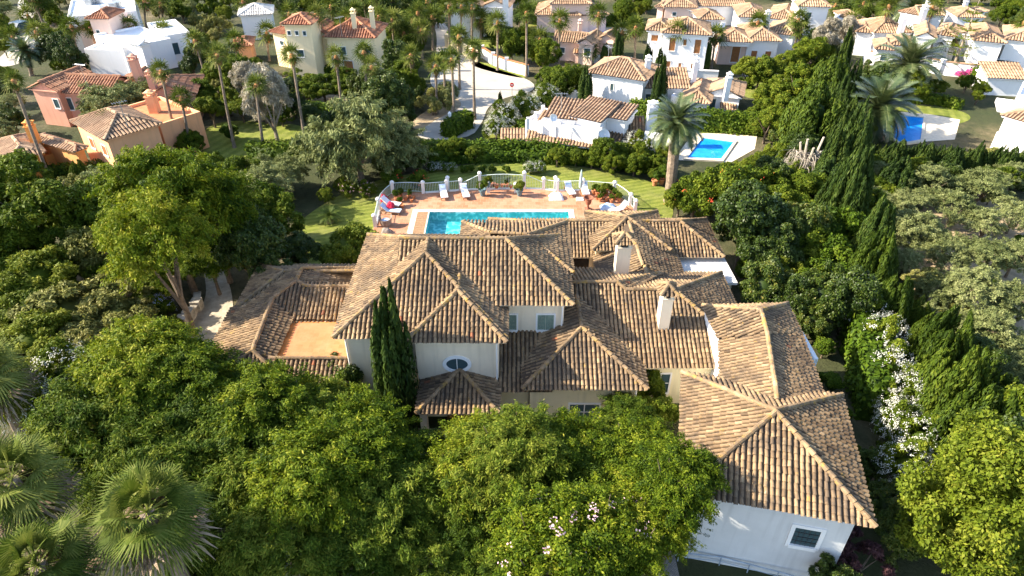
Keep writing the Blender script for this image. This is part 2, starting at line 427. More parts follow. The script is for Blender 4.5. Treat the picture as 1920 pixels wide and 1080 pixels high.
# A2 : bay standing 0.32 m forward, own lower hip
z2=5.4; x0,x1,y0=-5.15,-0.24,24.84; h2=(x1-x0)/2
ap=Vector(((x0+x1)/2,y0+h2,z2+K*h2)); bk=ap+Vector((0,1.4,0.0))
pl=[([(x0,y0,z2),(x1,y0,z2),ap],(1,0,0)),([(x0,y0+2.9,z2),(x0,y0,z2),ap,bk],(0,1,0)),([(x1,y0,z2),(x1,y0+3.6,z2),bk,ap],(0,1,0))]
vroof(pl,[(Vector((x0,y0,z2)),ap),(Vector((x1,y0,z2)),ap),(ap,bk)])
walls(x0,y0,x1,y0+3,z2)
# B : shuttered block
zB=5.75
pl,rd=hip(-6.0,27.37,3.12,34.3,zB,K,ends='gh'); vroof(pl,rd); walls(-2,27.37,3.12,34.3,zB,ins4=(.42,.5,.42,.42))
a=Vector((0.85,32.7,6.72)); c1=Vector((3.32,30.2,5.82)); c2=Vector((3.32,35.8,5.82)); c0=Vector((-3.0,35.8,5.82)); a0=Vector((-1.2,32.9,6.75))
pl=[([c1,c2,a],(0,1,0)),([c2,c0,a0,a],(1,0,0)),([c1,a,a+Vector((-.5,-.5,0)),c1+Vector((-.55,-.35,0))],(1,0,0)),([c0,c0+Vector((0,-5,0)),a0+Vector((0,-2,0)),a0],(0,1,0))]
vroof(pl,[(c1,a),(c2,a),(a,a0),(a0,c0)])
walls(-3,30.2,3.32,35.8,5.75)
# C : roof under the shuttered windows, D : front hip
vroof([([(-0.9,24.5,2.5),(2.0,24.5,2.5),(3.6,28.0,3.72),(-0.9,28.0,3.72)],(1,0,0))],[])
zD=2.9
a=Vector((3.6,27.25,4.42)); b=Vector((3.5,29.6,4.75))
pl=[([(0.5,24.24,zD),(6.68,24.24,zD),a],(1,0,0)),([(0.5,27.9,zD+.25),(0.5,24.24,zD),a,b],(0,1,0)),([(6.68,24.24,zD),(6.68,27.3,zD),b,a],(0,1,0))]
vroof(pl,[(Vector((.5,24.24,zD)),a),(Vector((6.68,24.24,zD)),a),(a,b)])
walls(0.5,24.24,6.68,28.5,zD,0.4,'yellow'); 
m=MB(); m.box(-0.7,24.95,-0.3,0.85,28,2.6); vbuild(m,'wall','yellow')
# F : long roof with the second chimney
kF=0.45; zF=2.9
L=Vector((3.0,30.5,4.99)); m1=Vector((5.8,30.5,4.99)); m2=Vector((6.25,30.07,4.80)); rr=Vector((8.88,30.07,4.80))
fr=Vector((12.9,25.85,2.9)); fl=Vector((3.0,25.85,2.9)); br=Vector((12.94,34.6,2.9))
vroof([([fl,fr,rr,m2,m1,L],(1,0,0)),([fr,br,rr],(0,1,0)),([br,(6.3,34.6,2.9),m2,rr],(1,0,0)),([(3.0,35.1,2.9),L,m1,(10.4,35.1,2.9)],(1,0,0)),([m1,(6.5,30.1,4.7),(8.3,32.6,3.9),(10.4,35.1,2.92)],(0,1,0))],
      [(L,m1),(m1,m2),(m2,rr),(fr,rr),(br,rr),(m1,Vector((9.2,33.9,3.42)))])
walls(3.0,25.85,12.9,35.0,2.85,0.4,'yellow')
# I : long back roof
vroof(*hip(-1.62,36.4,13.6,41.4,2.9,0.49),); walls(-1.62,36.4,13.6,41.4,2.9)
m=MB(); m.box(3.6,36.72,0.9,5.0,36.86,2.55); vbuild(m,'doorway','darkvoid')
# J : raised square roof with its crown, K and L lower roofs in front of it
vroof(*hip(5.05,36.1,10.05,41.2,3.6,0.39)); walls(5.05,36.1,10.05,41.2,3.6,0.3,'yellow')
ka,kb=Vector((7.55,38.0,4.58)),Vector((7.85,33.8,3.95))
vroof([([(5.2,37,3.02),(5.2,32.4,2.95),kb,ka],(0,1,0)),([(10.3,32.4,2.95),(10.3,37,3.02),ka,kb],(0,1,0))],[(ka,kb)])
lc=Vector((10.5,36.3,2.86)); la=Vector((7.95,33.7,3.93)); lb=Vector((7.95,31.5,3.7))
vroof([([(10.5,31,2.86),lc,la,lb],(0,1,0)),([lc,(6.8,36.3,2.86),la],(1,0,0)),([(5.3,33.4,2.9),(5.3,30.8,2.9),lb,la],(0,1,0))],[(lc,la),(la,lb)])
walls(5.2,31,10.4,36.4,2.9,0.3)
# weathered flat roof on the right
m=MB(); m.prism([(10.3,33.95),(13.85,33.95),(13.75,37.3),(10.5,37.3)],2.45,2.62); vbuild(m,'flat_roof','concrete')
m=MB(); m.box(10.5,34.2,-0.3,13.6,37.2,2.45); vbuild(m,'wall','cream')
# G : bent roof above the white gable wall
SG=.947
def Vs(q):
    c=Vector((0,0,H)); return c+(Vector(q)-c)*SG
ga,gm,gb=Vs((13.2,28.5,4.55)),Vs((12.95,26.6,4.55)),Vs((11.95,21.9,4.5))
bl,b1,b2=Vs((10.75,30.5,3.4)),Vs((10.92,27.4,3.42)),Vs((9.85,23.0,3.4))
brr,b4,b3=Vs((15.6,30.7,3.4)),Vs((15.5,28.0,3.4)),Vs((14.85,22.6,3.4))
gd=(gb-gm)
vroof([([bl,b1,gm,ga],(b1-bl)),([b1,b2,gb,gm],gd),([brr,ga,gm,b4],(0,1,0)),([b4,gm,gb,b3],gd),([bl,brr,ga],(1,0,0))],[(bl,ga),(brr,ga),(ga,gm),(gm,gb)])
m=MB(); m.prism([tuple(Vs((x,y,3.4)))[:2] for x,y in ((10.84,30.3),(11.0,27.42),(9.95,23.2),(14.6,22.9),(15.2,28),(15.3,30.4))],-0.3,4.52); vbuild(m,'wall','white')
m=MB(); m.box(15.0,25.3,-0.3,15.2,27.5,4.0); vbuild(m,'side_wall','white')
# E : garage block, turned 12.5 degrees
TE=Matrix.Translation((11.28*SG,20.5*SG,0))@Matrix.Rotation(R(-12.5),4,'Z')
hw=3.72*SG
vroof(*hip(-hw,-hw-0.02,hw,hw,4.6,0.485,TE))
M['garage']=stucco('white stucco greyed for tree shade',(0.66,0.66,0.66),0.12)  # white wall; the darker base colour stands in for tree shade
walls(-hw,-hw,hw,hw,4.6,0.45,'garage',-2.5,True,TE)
# porch
pa=Vector((-2.62,25.3,3.28)); p0,p1=Vector((-4.6,22.9,2.6)),Vector((-0.62,22.9,2.6))
vroof([([p0,p1,pa],(1,0,0)),([(-4.6,25.3,2.6),p0,pa],(0,1,0)),([p1,(-0.62,25.3,2.6),pa],(0,1,0))],[(p0,pa),(p1,pa)])
m=MB(); 
for x in (-4.3,-1.0): m.box(x-.17,23.1,-0.3,x+.17,23.45,2.5)
m.box(-4.5,23.05,2.38,-0.75,25.2,2.55); vbuild(m,'porch','cream')
m=MB(); m.box(-3.4,25.12,0,-1.9,25.22,2.2); vbuild(m,'front_door','wood')
# H : left wing round the sunken terrace
kh=0.45
def stag(c_l,c_f,apx,bk_y,rx,zr):
    pass
h1=Vector((-13.5,33.15,3.96)); h1r=Vector((-8.5,33.15,3.96))
vroof([([(-15.9,30.8,2.9),(-11.5,30.8,2.9),(-11.5,33.15,3.96),h1],(1,0,0)),([(-15.9,35.5,2.9),(-15.9,30.8,2.9),h1],(0,1,0)),([(-15.9,35.5,2.9),(-8.4,35.5,2.9),h1r,h1],(1,0,0))],
      [(Vector((-15.9,30.8,2.9)),h1),(Vector((-15.9,35.5,2.9)),h1),(h1,h1r)])
h2a,h2b=Vector((-12.3,31.6,4.34)),Vector((-12.3,32.9,4.34)); m31=Vector((-11.6,31.27,4.19)); m3r=Vector((-8.5,31.27,4.19))
vroof([([(-15.5,28.4,2.92),(-9.0,28.4,2.92),(-9.0,31.5,4.3),h2a],(1,0,0)),([(-15.5,35.0,2.92),(-15.5,28.4,2.92),h2a,h2b],(0,1,0)),([(-8.5,35.3,2.92),h2b,h2a,(-8.5,31.4,3.4)],(0,1,0))],
      [(Vector((-15.5,28.4,2.92)),h2a),(h2a,h2b),(h2b,Vector((-9.2,34.6,3.2)))])
vroof([([(-12.1,29.25,3.42),(-8.3,29.25,3.42),m3r,m31],(1,0,0))],[(m31,m3r),(m31,h2a)])
h3a,h3b=Vector((-13.35,30.3,3.98)),Vector((-13.1,25.95,3.92))
vroof([([(-16.1,31.0,2.92),(-15.9,23.6,2.92),h3b,h3a],(0,1,0)),([(-12.05,25.6,3.47),(-12.05,29.3,3.47),h3a,h3b],(0,1,0)),([(-15.9,23.6,2.92),(-10.9,23.9,2.92),h3b],(1,0,0))],
      [(h3a,h3b),(Vector((-15.9,23.6,2.92)),h3b),(h3b,Vector((-11.2,24.6,3.1)))])
vroof([([(-13.0,24.45,2.95),(-8.3,24.45,2.95),(-8.3,25.8,3.55),(-12.2,25.8,3.55)],(1,0,0))],[(Vector((-12.3,25.8,3.55)),Vector((-8.4,25.8,3.55)))])
m=MB(); m.prism([(-15.55,31.0),(-15.5,24.1),(-12.5,24.75),(-8.3,24.75),(-8.3,35.1),(-15.5,35.1)],-0.3,2.85); vbuild(m,'wall','cream')
m=MB(); m.box(-12.1,25.9,2.85,-8.3,29.3,3.32); vbuild(m,'terrace_border','orangeband')
mt_,tt,bb=newmat('terrace floor tiles')
br_=tt.nodes.new('ShaderNodeTexBrick'); g_=tt.nodes.new('ShaderNodeNewGeometry'); tt.links.new(g_.outputs['Position'],br_.inputs['Vector'])
br_.inputs['Scale'].default_value=3.2; br_.inputs['Mortar Size'].default_value=0.008; br_.offset=0.0; br_.inputs['Brick Width'].default_value=1; br_.inputs['Row Height'].default_value=1
br_.inputs['Color1'].default_value=(0.42,0.145,0.055,1); br_.inputs['Color2'].default_value=(0.50,0.19,0.08,1); br_.inputs['Mortar'].default_value=(0.40,0.21,0.12,1)
c_=mix(tt,br_.outputs['Color'],(0.52,0.235,0.12),ramp(tt,[(0.4,(0,0,0)),(0.7,(0.7,0.7,0.7))],noise(tt,1.2,6,0.7,'World')))
tt.links.new(c_,bb.inputs['Base Color']); bb.inputs['Roughness'].default_value=0.8
M['terrace']=mt_
m=MB(); m.box(-11.75,26.05,3.1,-8.3,29.02,3.345); vbuild(m,'terrace_floor','terrace')
M['paleblue']=plain('pale blue window surround',(0.55,0.66,0.76),0.8,0.05)
# ------------- chimneys
def chimney(x,y,z0,zt,w,d,label,cap='tile'):
    c=MB()
    c.box(x-w/2,y-d/2,z0,x+w/2,y+d/2,zt)
    c.box(x-w/2-.05,y-d/2-.05,zt,x+w/2+.05,y+d/2+.05,zt+.07)
    for sx in (-1,1):
        for sy in (-1,1): c.box(x+sx*(w/2-.09)-.08,y+sy*(d/2-.09)-.08,zt+.07,x+sx*(w/2-.09)+.08,y+sy*(d/2-.09)+.08,zt+.33)
    ch=vbuild(c,'chimney','cream'); ch['label']=label
    i=MB(); i.box(x-w/2+.1,y-d/2+.1,zt+.07,x+w/2-.1,y+d/2-.1,zt+.3); i.build('flue','darkvoid',ch)
    pl,rd=hip(x-w/2-.16,y-d/2-.16,x+w/2+.16,y+d/2+.16,zt+.36,0.85)
    r=roof_obj(ch,pl,rd,pitch=0.2,row=0.25,r=0.075,name='cap_roof')
    return ch
chimney(6.45,33.2,3.3,5.75,0.80,0.72,'tall cream chimney with a tiled cap')
chimney(8.0,28.2,3.4,5.75,0.56,0.72,'slim cream chimney with a lichen topped tiled cap')
# ------------- windows of the villa
NF=Vector((0,-1,0))
wB=27.37+0.5
def vw(px,py,wallpt,nrm,w,h,**kw):
    return vp(window(None,on_plane(px,py,wallpt,Vector(nrm)),nrm,w,h,**kw))
vw(1023,604,(0,wB,0),NF,0.86,1.0,kind='shutter')
vw(953,604,(0,wB,0),NF,0.86,1.0,kind='shutter')
wF=25.85+0.4; vw(1237,718,(0,wF,0),NF,0.95,1.3,kind='glass')
wD=24.24+.4
vw(1095,772,(0,wD,0),NF,1.5,1.1,kind='glass'); 
cS=on_plane(1143,775,(0,wD,0),NF); m=MB(); m.box(cS.x-.3,wD-.07,cS.z-.6,cS.x+.28,wD-.02,cS.z+.55); vbuild(m,'shutter','shutter')
NE=Matrix.Rotation(R(-12.5),3,'Z')@Vector((0,-1,0)); wE=TE@Vector((0,-hw+.45,0))
vw(1510,1007,wE,NE,0.95,1.05,kind='grill',fw=0.16,frame='white')
wA=A[1]+.42
vw(728,700,(0,wA,0),NF,0.75,1.7,kind='glass',fw=0.07)
# oval window
oc=on_plane(857,682,(0,24.84+.42,0),NF)
def ellring(m,c,a,b,a2,b2,y0,y1,n=40):
    vs=[];fs=[]
    for k in range(n):
        t=2*math.pi*k/n
        for (p,q,y) in ((a,b,y0),(a,b,y1),(a2,b2,y1),(a2,b2,y0)): vs.append((c.x+p*math.cos(t),y,c.z+q*math.sin(t)))
    for k in range(n):
        j=(k+1)%n
        for e in range(4): fs.append((k*4+e,j*4+e,j*4+(e+1)%4,k*4+(e+1)%4))
    m.add(vs,fs)
m=MB(); ellring(m,oc,.72,.54,.54,.38,oc.y+.02,oc.y-.07); ow=vbuild(m,'window','white'); ow['label']='oval window in a white surround'
n=40; m=MB(); m.add([(oc.x+.55*math.cos(2*math.pi*k/n),oc.y-.015,oc.z+.39*math.sin(2*math.pi*k/n)) for k in range(n)],[tuple(range(n))]); m.build('pane','glass',ow)
m=MB(); m.box(oc.x-.02,oc.y-.05,oc.z-.38,oc.x+.02,oc.y-.02,oc.z+.38); m.build('glazing_bar','white',ow)

# downpipes
for (x,y,z) in ((-0.75,25.2,5.2),(2.6,27.82,5.5),(6.2,24.6,2.8),(-8.15,25.52,5.2)):
    m=MB(); m.tube([(x,y-.06,z),(x,y-.06,0)],.045,6); vbuild(m,'downpipe','post')
# ================================================================== ground, lawns, roads, pool terrace
def pxpoly(pts,z=0.0): return [(P(x,y,z).x,P(x,y,z).y) for x,y in pts]
def smooth_poly(pts,n=3):
    for _ in range(n):
        q=[]
        for i in range(len(pts)):
            a,b=pts[i],pts[(i+1)%len(pts)]
            q+=[(a[0]*.75+b[0]*.25,a[1]*.75+b[1]*.25),(a[0]*.25+b[0]*.75,a[1]*.25+b[1]*.75)]
        pts=q
    return pts
m_,t,b=newmat('garden ground')
n1=noise(t,0.09,8,0.65,'World'); n2=noise(t,1.3,6,0.75,'World')
c=ramp(t,[(0.30,(0.035,0.05,0.015)),(0.48,(0.05,0.055,0.022)),(0.60,(0.12,0.10,0.055)),(0.75,(0.24,0.19,0.12))],n1)
c=mix(t,c,(0.03,0.035,0.015),ramp(t,[(0.45,(0,0,0)),(0.7,(0.8,0.8,0.8))],n2))
t.links.new(c,b.inputs['Base Color']); b.inputs['Roughness'].default_value=1; bump(t,b,n2,0.8,0.2); M['ground']=m_
pool=(-6.55,42.2,4.5,47.25)
def clip(poly,f):
    o=[]
    for i in range(len(poly)):
        a,b=poly[i],poly[(i+1)%len(poly)]; fa,fb=f(a),f(b)
        if fa>=0: o.append(a)
        if fa*fb<0: s=fa/(fa-fb); o.append((a[0]+(b[0]-a[0])*s,a[1]+(b[1]-a[1])*s))
    return o
def holed(poly,z):
    x0,y0,x1,y1=pool; m=MB(); mid=clip(clip(poly,lambda p:y1-p[1]),lambda p:p[1]-y0)
    for q in (clip(poly,lambda p:p[1]-y1),clip(poly,lambda p:y0-p[1]),clip(mid,lambda p:x0-p[0]),clip(mid,lambda p:p[0]-x1)):
        if len(q)>2: m.sheet(q,z)
    return m
structure(holed([(-1500,-60),(1500,-60),(1500,3000),(-1500,3000)],0).build('ground','ground'))
def lawnmat(name,ang,scale):
    m_,t,b=newmat(name)
    g=t.nodes.new('ShaderNodeNewGeometry'); mp=t.nodes.new('ShaderNodeMapping'); mp.inputs['Rotation'].default_value=(0,0,R(ang)); t.links.new(g.outputs['Position'],mp.inputs['Vector'])
    wv=t.nodes.new('ShaderNodeTexWave'); wv.inputs['Scale'].default_value=scale; wv.inputs['Distortion'].default_value=1.2; wv.inputs['Detail'].default_value=2; wv.inputs['Detail Scale'].default_value=0.6
    t.links.new(mp.outputs[0],wv.inputs['Vector'])
    c=ramp(t,[(0.2,(0.155,0.185,0.024)),(0.8,(0.215,0.235,0.042))],wv.outputs['Fac'])
    c=mix(t,c,(0.06,0.09,0.018),ramp(t,[(0.45,(0,0,0)),(0.75,(0.8,0.8,0.8))],noise(t,0.8,6,0.75,'World')))
    c=mix(t,c,(0.30,0.26,0.11),ramp(t,[(0.50,(0,0,0)),(0.75,(0.5,0.5,0.5))],noise(t,0.35,5,0.7,'World')))
    c=mix(t,c,(0.05,0.075,0.015),ramp(t,[(0.50,(0,0,0)),(0.7,(0.45,0.45,0.45))],noise(t,9,4,0.8,'World')))
    t.links.new(c,b.inputs['Base Color']); b.inputs['Roughness'].default_value=1; bump(t,b,noise(t,25,3,0.8,'World'),0.7,0.08); return m_
M['lawn']=lawnmat('striped lawn grass',70,0.55); M['lawn2']=lawnmat('lawn grass',20,0.3)
def lawn(pts,mat='lawn2',z=0.02):
    structure((holed(smooth_poly(pxpoly(pts)),z) if mat=='lawn' else MB().sheet(smooth_poly(pxpoly(pts)),z)).build('lawn',mat))
lawn([(545,520),(545,430),(600,385),(690,340),(800,322),(930,300),(1100,312),(1245,345),(1262,375),(1262,420),(1200,430),(700,470),(640,500)],'lawn',0.024)
lawn([(370,295),(380,240),(430,225),(500,230),(580,235),(590,290),(500,300)])
lawn([(1640,215),(1700,195),(1800,205),(1830,225),(1760,240)])
lawn([(975,40),(1000,70),(1180,68),(1190,40)]); lawn([(1390,150),(1440,150),(1440,185),(1390,185)]); lawn([(1300,245),(1420,247),(1410,262),(1300,262)])
lawn([(905,225),(960,215),(985,240),(980,270),(900,265)]); lawn([(870,55),(960,62),(960,95),(880,85)]); lawn([(890,112),(985,140),(985,150),(880,125)],'lawn2',0.03)
lawn([(380,148),(430,150),(430,170),(380,168)])
m_,t,b=newmat('pale road concrete'); n=noise(t,0.4,6,0.65,'World'); c=ramp(t,[(0.3,(0.36,0.32,0.27)),(0.7,(0.46,0.42,0.36))],n)
c=mix(t,c,(0.25,0.22,0.19),ramp(t,[(0.55,(0,0,0)),(0.75,(0.6,0.6,0.6))],noise(t,4,5,0.7,'World')))
t.links.new(c,b.inputs['Base Color']); b.inputs['Roughness'].default_value=0.9; M['road']=m_
M['gravel']=plain('pale gravel',(0.44,0.38,0.29),0.95,0.18,1.6,0,0.3)
M['sand']=plain('dry sandy soil',(0.40,0.30,0.19),1.0,0.22,0.9,0,0.3)
def road(name,pts,mat,z,sm=2):
    m=MB(); m.sheet(smooth_poly(pxpoly(pts),sm),z); return structure(m.build(name,mat))
road('road',[(806,142),(822,80),(812,40),(835,40),(850,80),(890,118),(1000,150),(1003,172),(950,182),(915,198),(905,230),(880,262),(765,262),(820,222),(872,200),(850,178),(808,165)],'road',0.03)
road('road',[(-20,125),(22,88),(38,45),(30,0),(60,-10),(72,45),(66,100),(30,125)],'road',0.03)
road('path',[(395,700),(340,640),(360,600),(388,560),(385,520),(370,470),(395,480),(428,520),(440,580),(430,640)],'gravel',0.03)
road('soil',[(575,185),(620,175),(700,195),(760,215),(700,225),(600,200)],'sand',0.018); road('soil',[(760,240),(800,205),(870,180),(875,205),(810,245)],'sand',0.018)
road('soil',[(1660,380),(1780,330),(1920,360),(1960,640),(1850,640),(1700,560)],'sand',0.018); road('soil',[(100,500),(210,430),(320,500),(290,600),(160,600)],'sand',0.018)
road('road',[(500,150),(560,142),(700,140),(700,152),(560,150)],'road',0.03)
road('path',[(1385,130),(1480,140),(1480,155),(1400,150)],'road',0.03)
# paved forecourt of the villa
m_,t,b=newmat('grey cobble paving'); br=t.nodes.new('ShaderNodeTexBrick'); g=t.nodes.new('ShaderNodeNewGeometry'); t.links.new(g.outputs['Position'],br.inputs['Vector'])
br.inputs['Scale'].default_value=4.5; br.inputs['Mortar Size'].default_value=0.03; br.inputs['Color1'].default_value=(0.30,0.27,0.24,1); br.inputs['Color2'].default_value=(0.42,0.37,0.32,1); br.inputs['Mortar'].default_value=(0.10,0.09,0.08,1)
t.links.new(br.outputs['Color'],b.inputs['Base Color']); b.inputs['Roughness'].default_value=0.85; M['cobble']=m_
m=MB(); m.sheet([(-12,9),(7,9),(7,24),(-9,24.6),(-12,20)],0.012); structure(m.build('forecourt_paving','cobble'))
# pool terrace
DZ=0.3
posts=[(704,425),(711,394),(737,362),(794,362),(838,359),(864,357),(900,355),(983,354),(1019,355),(1045,358),(1092,357),(1151,362),(1181,385),(1190,397)]
pp=[P(x,y,DZ) for x,y in posts]
edge=[(p.x,p.y) for p in pp]
out=[(-11.2,36.0)]+[(e[0]*1.01,e[1]+0.12) for e in edge]+[(11.2,41.0),(11.2,36.0)]
pool=(-6.55,42.2,4.5,47.25)
m=MB(); x0,y0,x1,y1=pool
# deck = outline with the basin cut out, as four strips clipped simply
def clip(poly,f):
    o=[]
    for i in range(len(poly)):
        a,b=poly[i],poly[(i+1)%len(poly)]; fa,fb=f(a),f(b)
        if fa>=0: o.append(a)
        if fa*fb<0: s=fa/(fa-fb); o.append((a[0]+(b[0]-a[0])*s,a[1]+(b[1]-a[1])*s))
    return o
m.prism(clip(out,lambda p:p[1]-y1),-0.2,DZ); mid=clip(clip(out,lambda p:y1-p[1]),lambda p:p[1]-y0)
m.prism(clip(mid,lambda p:x0-p[0]),-0.2,DZ); m.prism(clip(mid,lambda p:p[0]-x1),-0.2,DZ); m.prism(clip(out,lambda p:y0-p[1]),-0.2,DZ)
m_,t,b=newmat('terracotta paving'); br=t.nodes.new('ShaderNodeTexBrick'); g=t.nodes.new('ShaderNodeNewGeometry'); t.links.new(g.outputs['Position'],br.inputs['Vector'])
br.inputs['Scale'].default_value=1.7; br.inputs['Mortar Size'].default_value=0.012; br.inputs['Brick Width'].default_value=0.8; br.inputs['Row Height'].default_value=0.8; br.inputs['Bias'].default_value=-0.1
br.inputs['Color1'].default_value=(0.36,0.155,0.08,1); br.inputs['Color2'].default_value=(0.47,0.235,0.14,1); br.inputs['Mortar'].default_value=(0.50,0.31,0.21,1)
c=mix(t,br.outputs['Color'],(0.51,0.31,0.21),ramp(t,[(0.45,(0,0,0)),(0.7,(0.6,0.6,0.6))],noise(t,0.7,6,0.7,'World')))
t.links.new(c,b.inputs['Base Color']); b.inputs['Roughness'].default_value=0.85; M['deck']=m_
structure(m.build('pool_terrace','deck'))
PL=thing('swimming_pool','long turquoise swimming pool on the terracotta terrace behind the villa','pool',(-1,44.7,0))
def pb(m,name,mat): o=m.build(name,mat); o.parent=PL; o.matrix_parent_inverse=Matrix.Translation((1,-44.7,0)); return o
m=MB(); c_=0.42
m.prism([(x0-c_-.95,y1),(x1+c_,y1),(x1+c_,y1+c_),(x0-c_-.95,y1+c_)],DZ-.1,DZ+.03); m.prism([(x1,y0),(x1+c_,y0),(x1+c_,y1),(x1,y1)],DZ-.1,DZ+.03); m.prism([(x0-c_-.95,y0),(x0-.95,y0),(x0-.95,y1),(x0-c_-.95,y1)],DZ-.1,DZ+.03)
m.prism([(x0-.1,y0),(x0,y0),(x0,y1),(x0-.1,y1)],DZ-.1,DZ+.034)
M['coping']=plain('pale stone coping',(0.72,0.62,0.48),0.8,0.1,3); pb(m,'coping','coping')
m_,t,b=newmat('turquoise pool tile with painted caustics'); v=t.nodes.new('ShaderNodeTexVoronoi'); v.feature='SMOOTH_F1'; v.inputs['Scale'].default_value=3.6; g=t.nodes.new('ShaderNodeNewGeometry')
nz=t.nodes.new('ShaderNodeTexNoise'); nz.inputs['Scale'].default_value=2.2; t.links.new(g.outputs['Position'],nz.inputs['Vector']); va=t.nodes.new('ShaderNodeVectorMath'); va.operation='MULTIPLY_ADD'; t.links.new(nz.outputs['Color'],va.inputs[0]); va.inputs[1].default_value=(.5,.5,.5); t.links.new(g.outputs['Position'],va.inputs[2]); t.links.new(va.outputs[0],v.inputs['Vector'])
c=ramp(t,[(0.15,(0.13,0.44,0.45)),(0.45,(0.20,0.54,0.55)),(0.62,(0.66,0.82,0.80))],v.outputs['Distance'])  # pale cell web over the turquoise tile colour is painted caustic light
t.links.new(c,b.inputs['Base Color']); M['caustic_tile']=m_
m=MB(); zb=-0.55; e_=.006
m.add([(x0+e_,y0+e_,zb),(x1-e_,y0+e_,zb),(x1-e_,y1-e_,zb),(x0+e_,y1-e_,zb),(x0+e_,y0+e_,DZ+.02),(x1-e_,y0+e_,DZ+.02),(x1-e_,y1-e_,DZ+.02),(x0+e_,y1-e_,DZ+.02)],[(0,1,2,3),(0,4,5,1),(1,5,6,2),(2,6,7,3),(3,7,4,0)]); pb(m,'basin','caustic_tile')
def watermat(name,tint):
    m_,t,b=newmat(name); t.nodes.remove(b)
    tr=t.nodes.new('ShaderNodeBsdfTransparent'); tr.inputs[0].default_value=(*tint,1)
    gl=t.nodes.new('ShaderNodeBsdfGlossy'); gl.inputs['Roughness'].default_value=0.04
    lw=t.nodes.new('ShaderNodeLayerWeight'); lw.inputs['Blend'].default_value=0.5; fr=t.nodes.new('ShaderNodeMath'); fr.operation='POWER'; fr.inputs[1].default_value=5.0; t.links.new(lw.outputs['Facing'],fr.inputs[0])
    bp=t.nodes.new('ShaderNodeBump'); bp.inputs['Strength'].default_value=0.25; bp.inputs['Distance'].default_value=0.05
    t.links.new(noise(t,3.0,3,0.6,'World'),bp.inputs['Height']); t.links.new(bp.outputs[0],gl.inputs['Normal'])
    mx=t.nodes.new('ShaderNodeMixShader'); t.links.new(fr.outputs[0],mx.inputs[0]); t.links.new(tr.outputs[0],mx.inputs[1]); t.links.new(gl.outputs[0],mx.inputs[2])
    t.links.new(mx.outputs[0],t.nodes['Material Output'].inputs['Surface']); return m_
M['water']=watermat('clear pool water',(0.46,0.84,0.88)); M['waterblue']=watermat('blue pool water',(0.40,0.80,1.0))
m=MB(); m.sheet([(x0,y0),(x1,y0),(x1,y1),(x0,y1)],DZ-.12); pb(m,'water','water')
m=MB()
for i in range(14):
    y=y0+(y1-y0)*i/14; m.box(x0-.95,y+.01,DZ-.1,x0-.12,y+(y1-y0)/14-.01,DZ+.02)
pb(m,'timber_cover','teak')
m=MB(); zs=DZ+.0
for (xa,xb) in ((-5.6,-4.6),(-1,0.0),(3.0,4.1)):
    m.tube([(xa,y1-.1,DZ+.05),(xa,y1-.25,DZ+.12),(xb,y1-.25,DZ+.12),(xb,y1-.1,DZ+.05)],0.02,5)
pb(m,'hand_rail','metal')
def small_pool(label,pts,zt=0.12,tint='waterblue',rim=0.5,deck=None):
    q=pxpoly(pts,zt); c=(sum(p[0] for p in q)/len(q),sum(p[1] for p in q)/len(q))
    T0=thing('swimming_pool',label,'pool',(c[0],c[1],0))
    def pb2(m,name,mat): o=m.build(name,mat); o.parent=T0; o.matrix_parent_inverse=Matrix.Translation((-c[0],-c[1],0))
    n=len(q)
    big=[(c[0]+(p[0]-c[0])*(1+rim/math.hypot(p[0]-c[0],p[1]-c[1])),c[1]+(p[1]-c[1])*(1+rim/math.hypot(p[0]-c[0],p[1]-c[1]))) for p in q]
    m=MB(); vs=[(*p,zt+.04) for p in q]+[(*p,zt+.04) for p in big]+[(*p,-0.02) for p in big]+[(*p,-0.02) for p in q]
    m.add(vs,[(i,(i+1)%n,n+(i+1)%n,n+i) for i in range(n)]+[(n+i,n+(i+1)%n,2*n+(i+1)%n,2*n+i) for i in range(n)]+[(i,3*n+i,3*n+(i+1)%n,(i+1)%n) for i in range(n)]); pb2(m,'coping','coping')
    m=MB(); m.sheet(q,0.035); pb2(m,'basin','bluetile')
    m=MB(); m.sheet(q,zt-.02); pb2(m,'water',tint)
m_,t,b=newmat('bright blue pool tiles'); c=ramp(t,[(0.35,(0.04,0.34,0.72)),(0.65,(0.10,0.50,0.86))],noise(t,1.5,5,0.7,'World')); t.links.new(c,b.inputs['Base Color']); M['bluetile']=m_
small_pool('bright blue rectangular pool beside the white house with the date palm in front',[(1288,296),(1318,258),(1376,266),(1352,298)])
small_pool('deep blue pool at the foot of the date palm on the right',[(1656,246),(1672,214),(1732,220),(1726,262),(1690,268)])
small_pool('distant blue pool behind the long pink house',[(1066,58),(1072,55),(1100,55),(1156,57),(1158,62),(1110,63),(1070,62)])
road('pool_deck',[(1262,300),(1300,250),(1420,252),(1415,280),(1370,305)],'coping',0.03,0); road('pool_deck',[(1650,245),(1690,210),(1745,215),(1800,225),(1790,262),(1680,270)],'coping',0.034,0)
road('pool_deck',[(1045,66),(1050,52),(1175,52),(1180,68)],'coping',0.034,0)
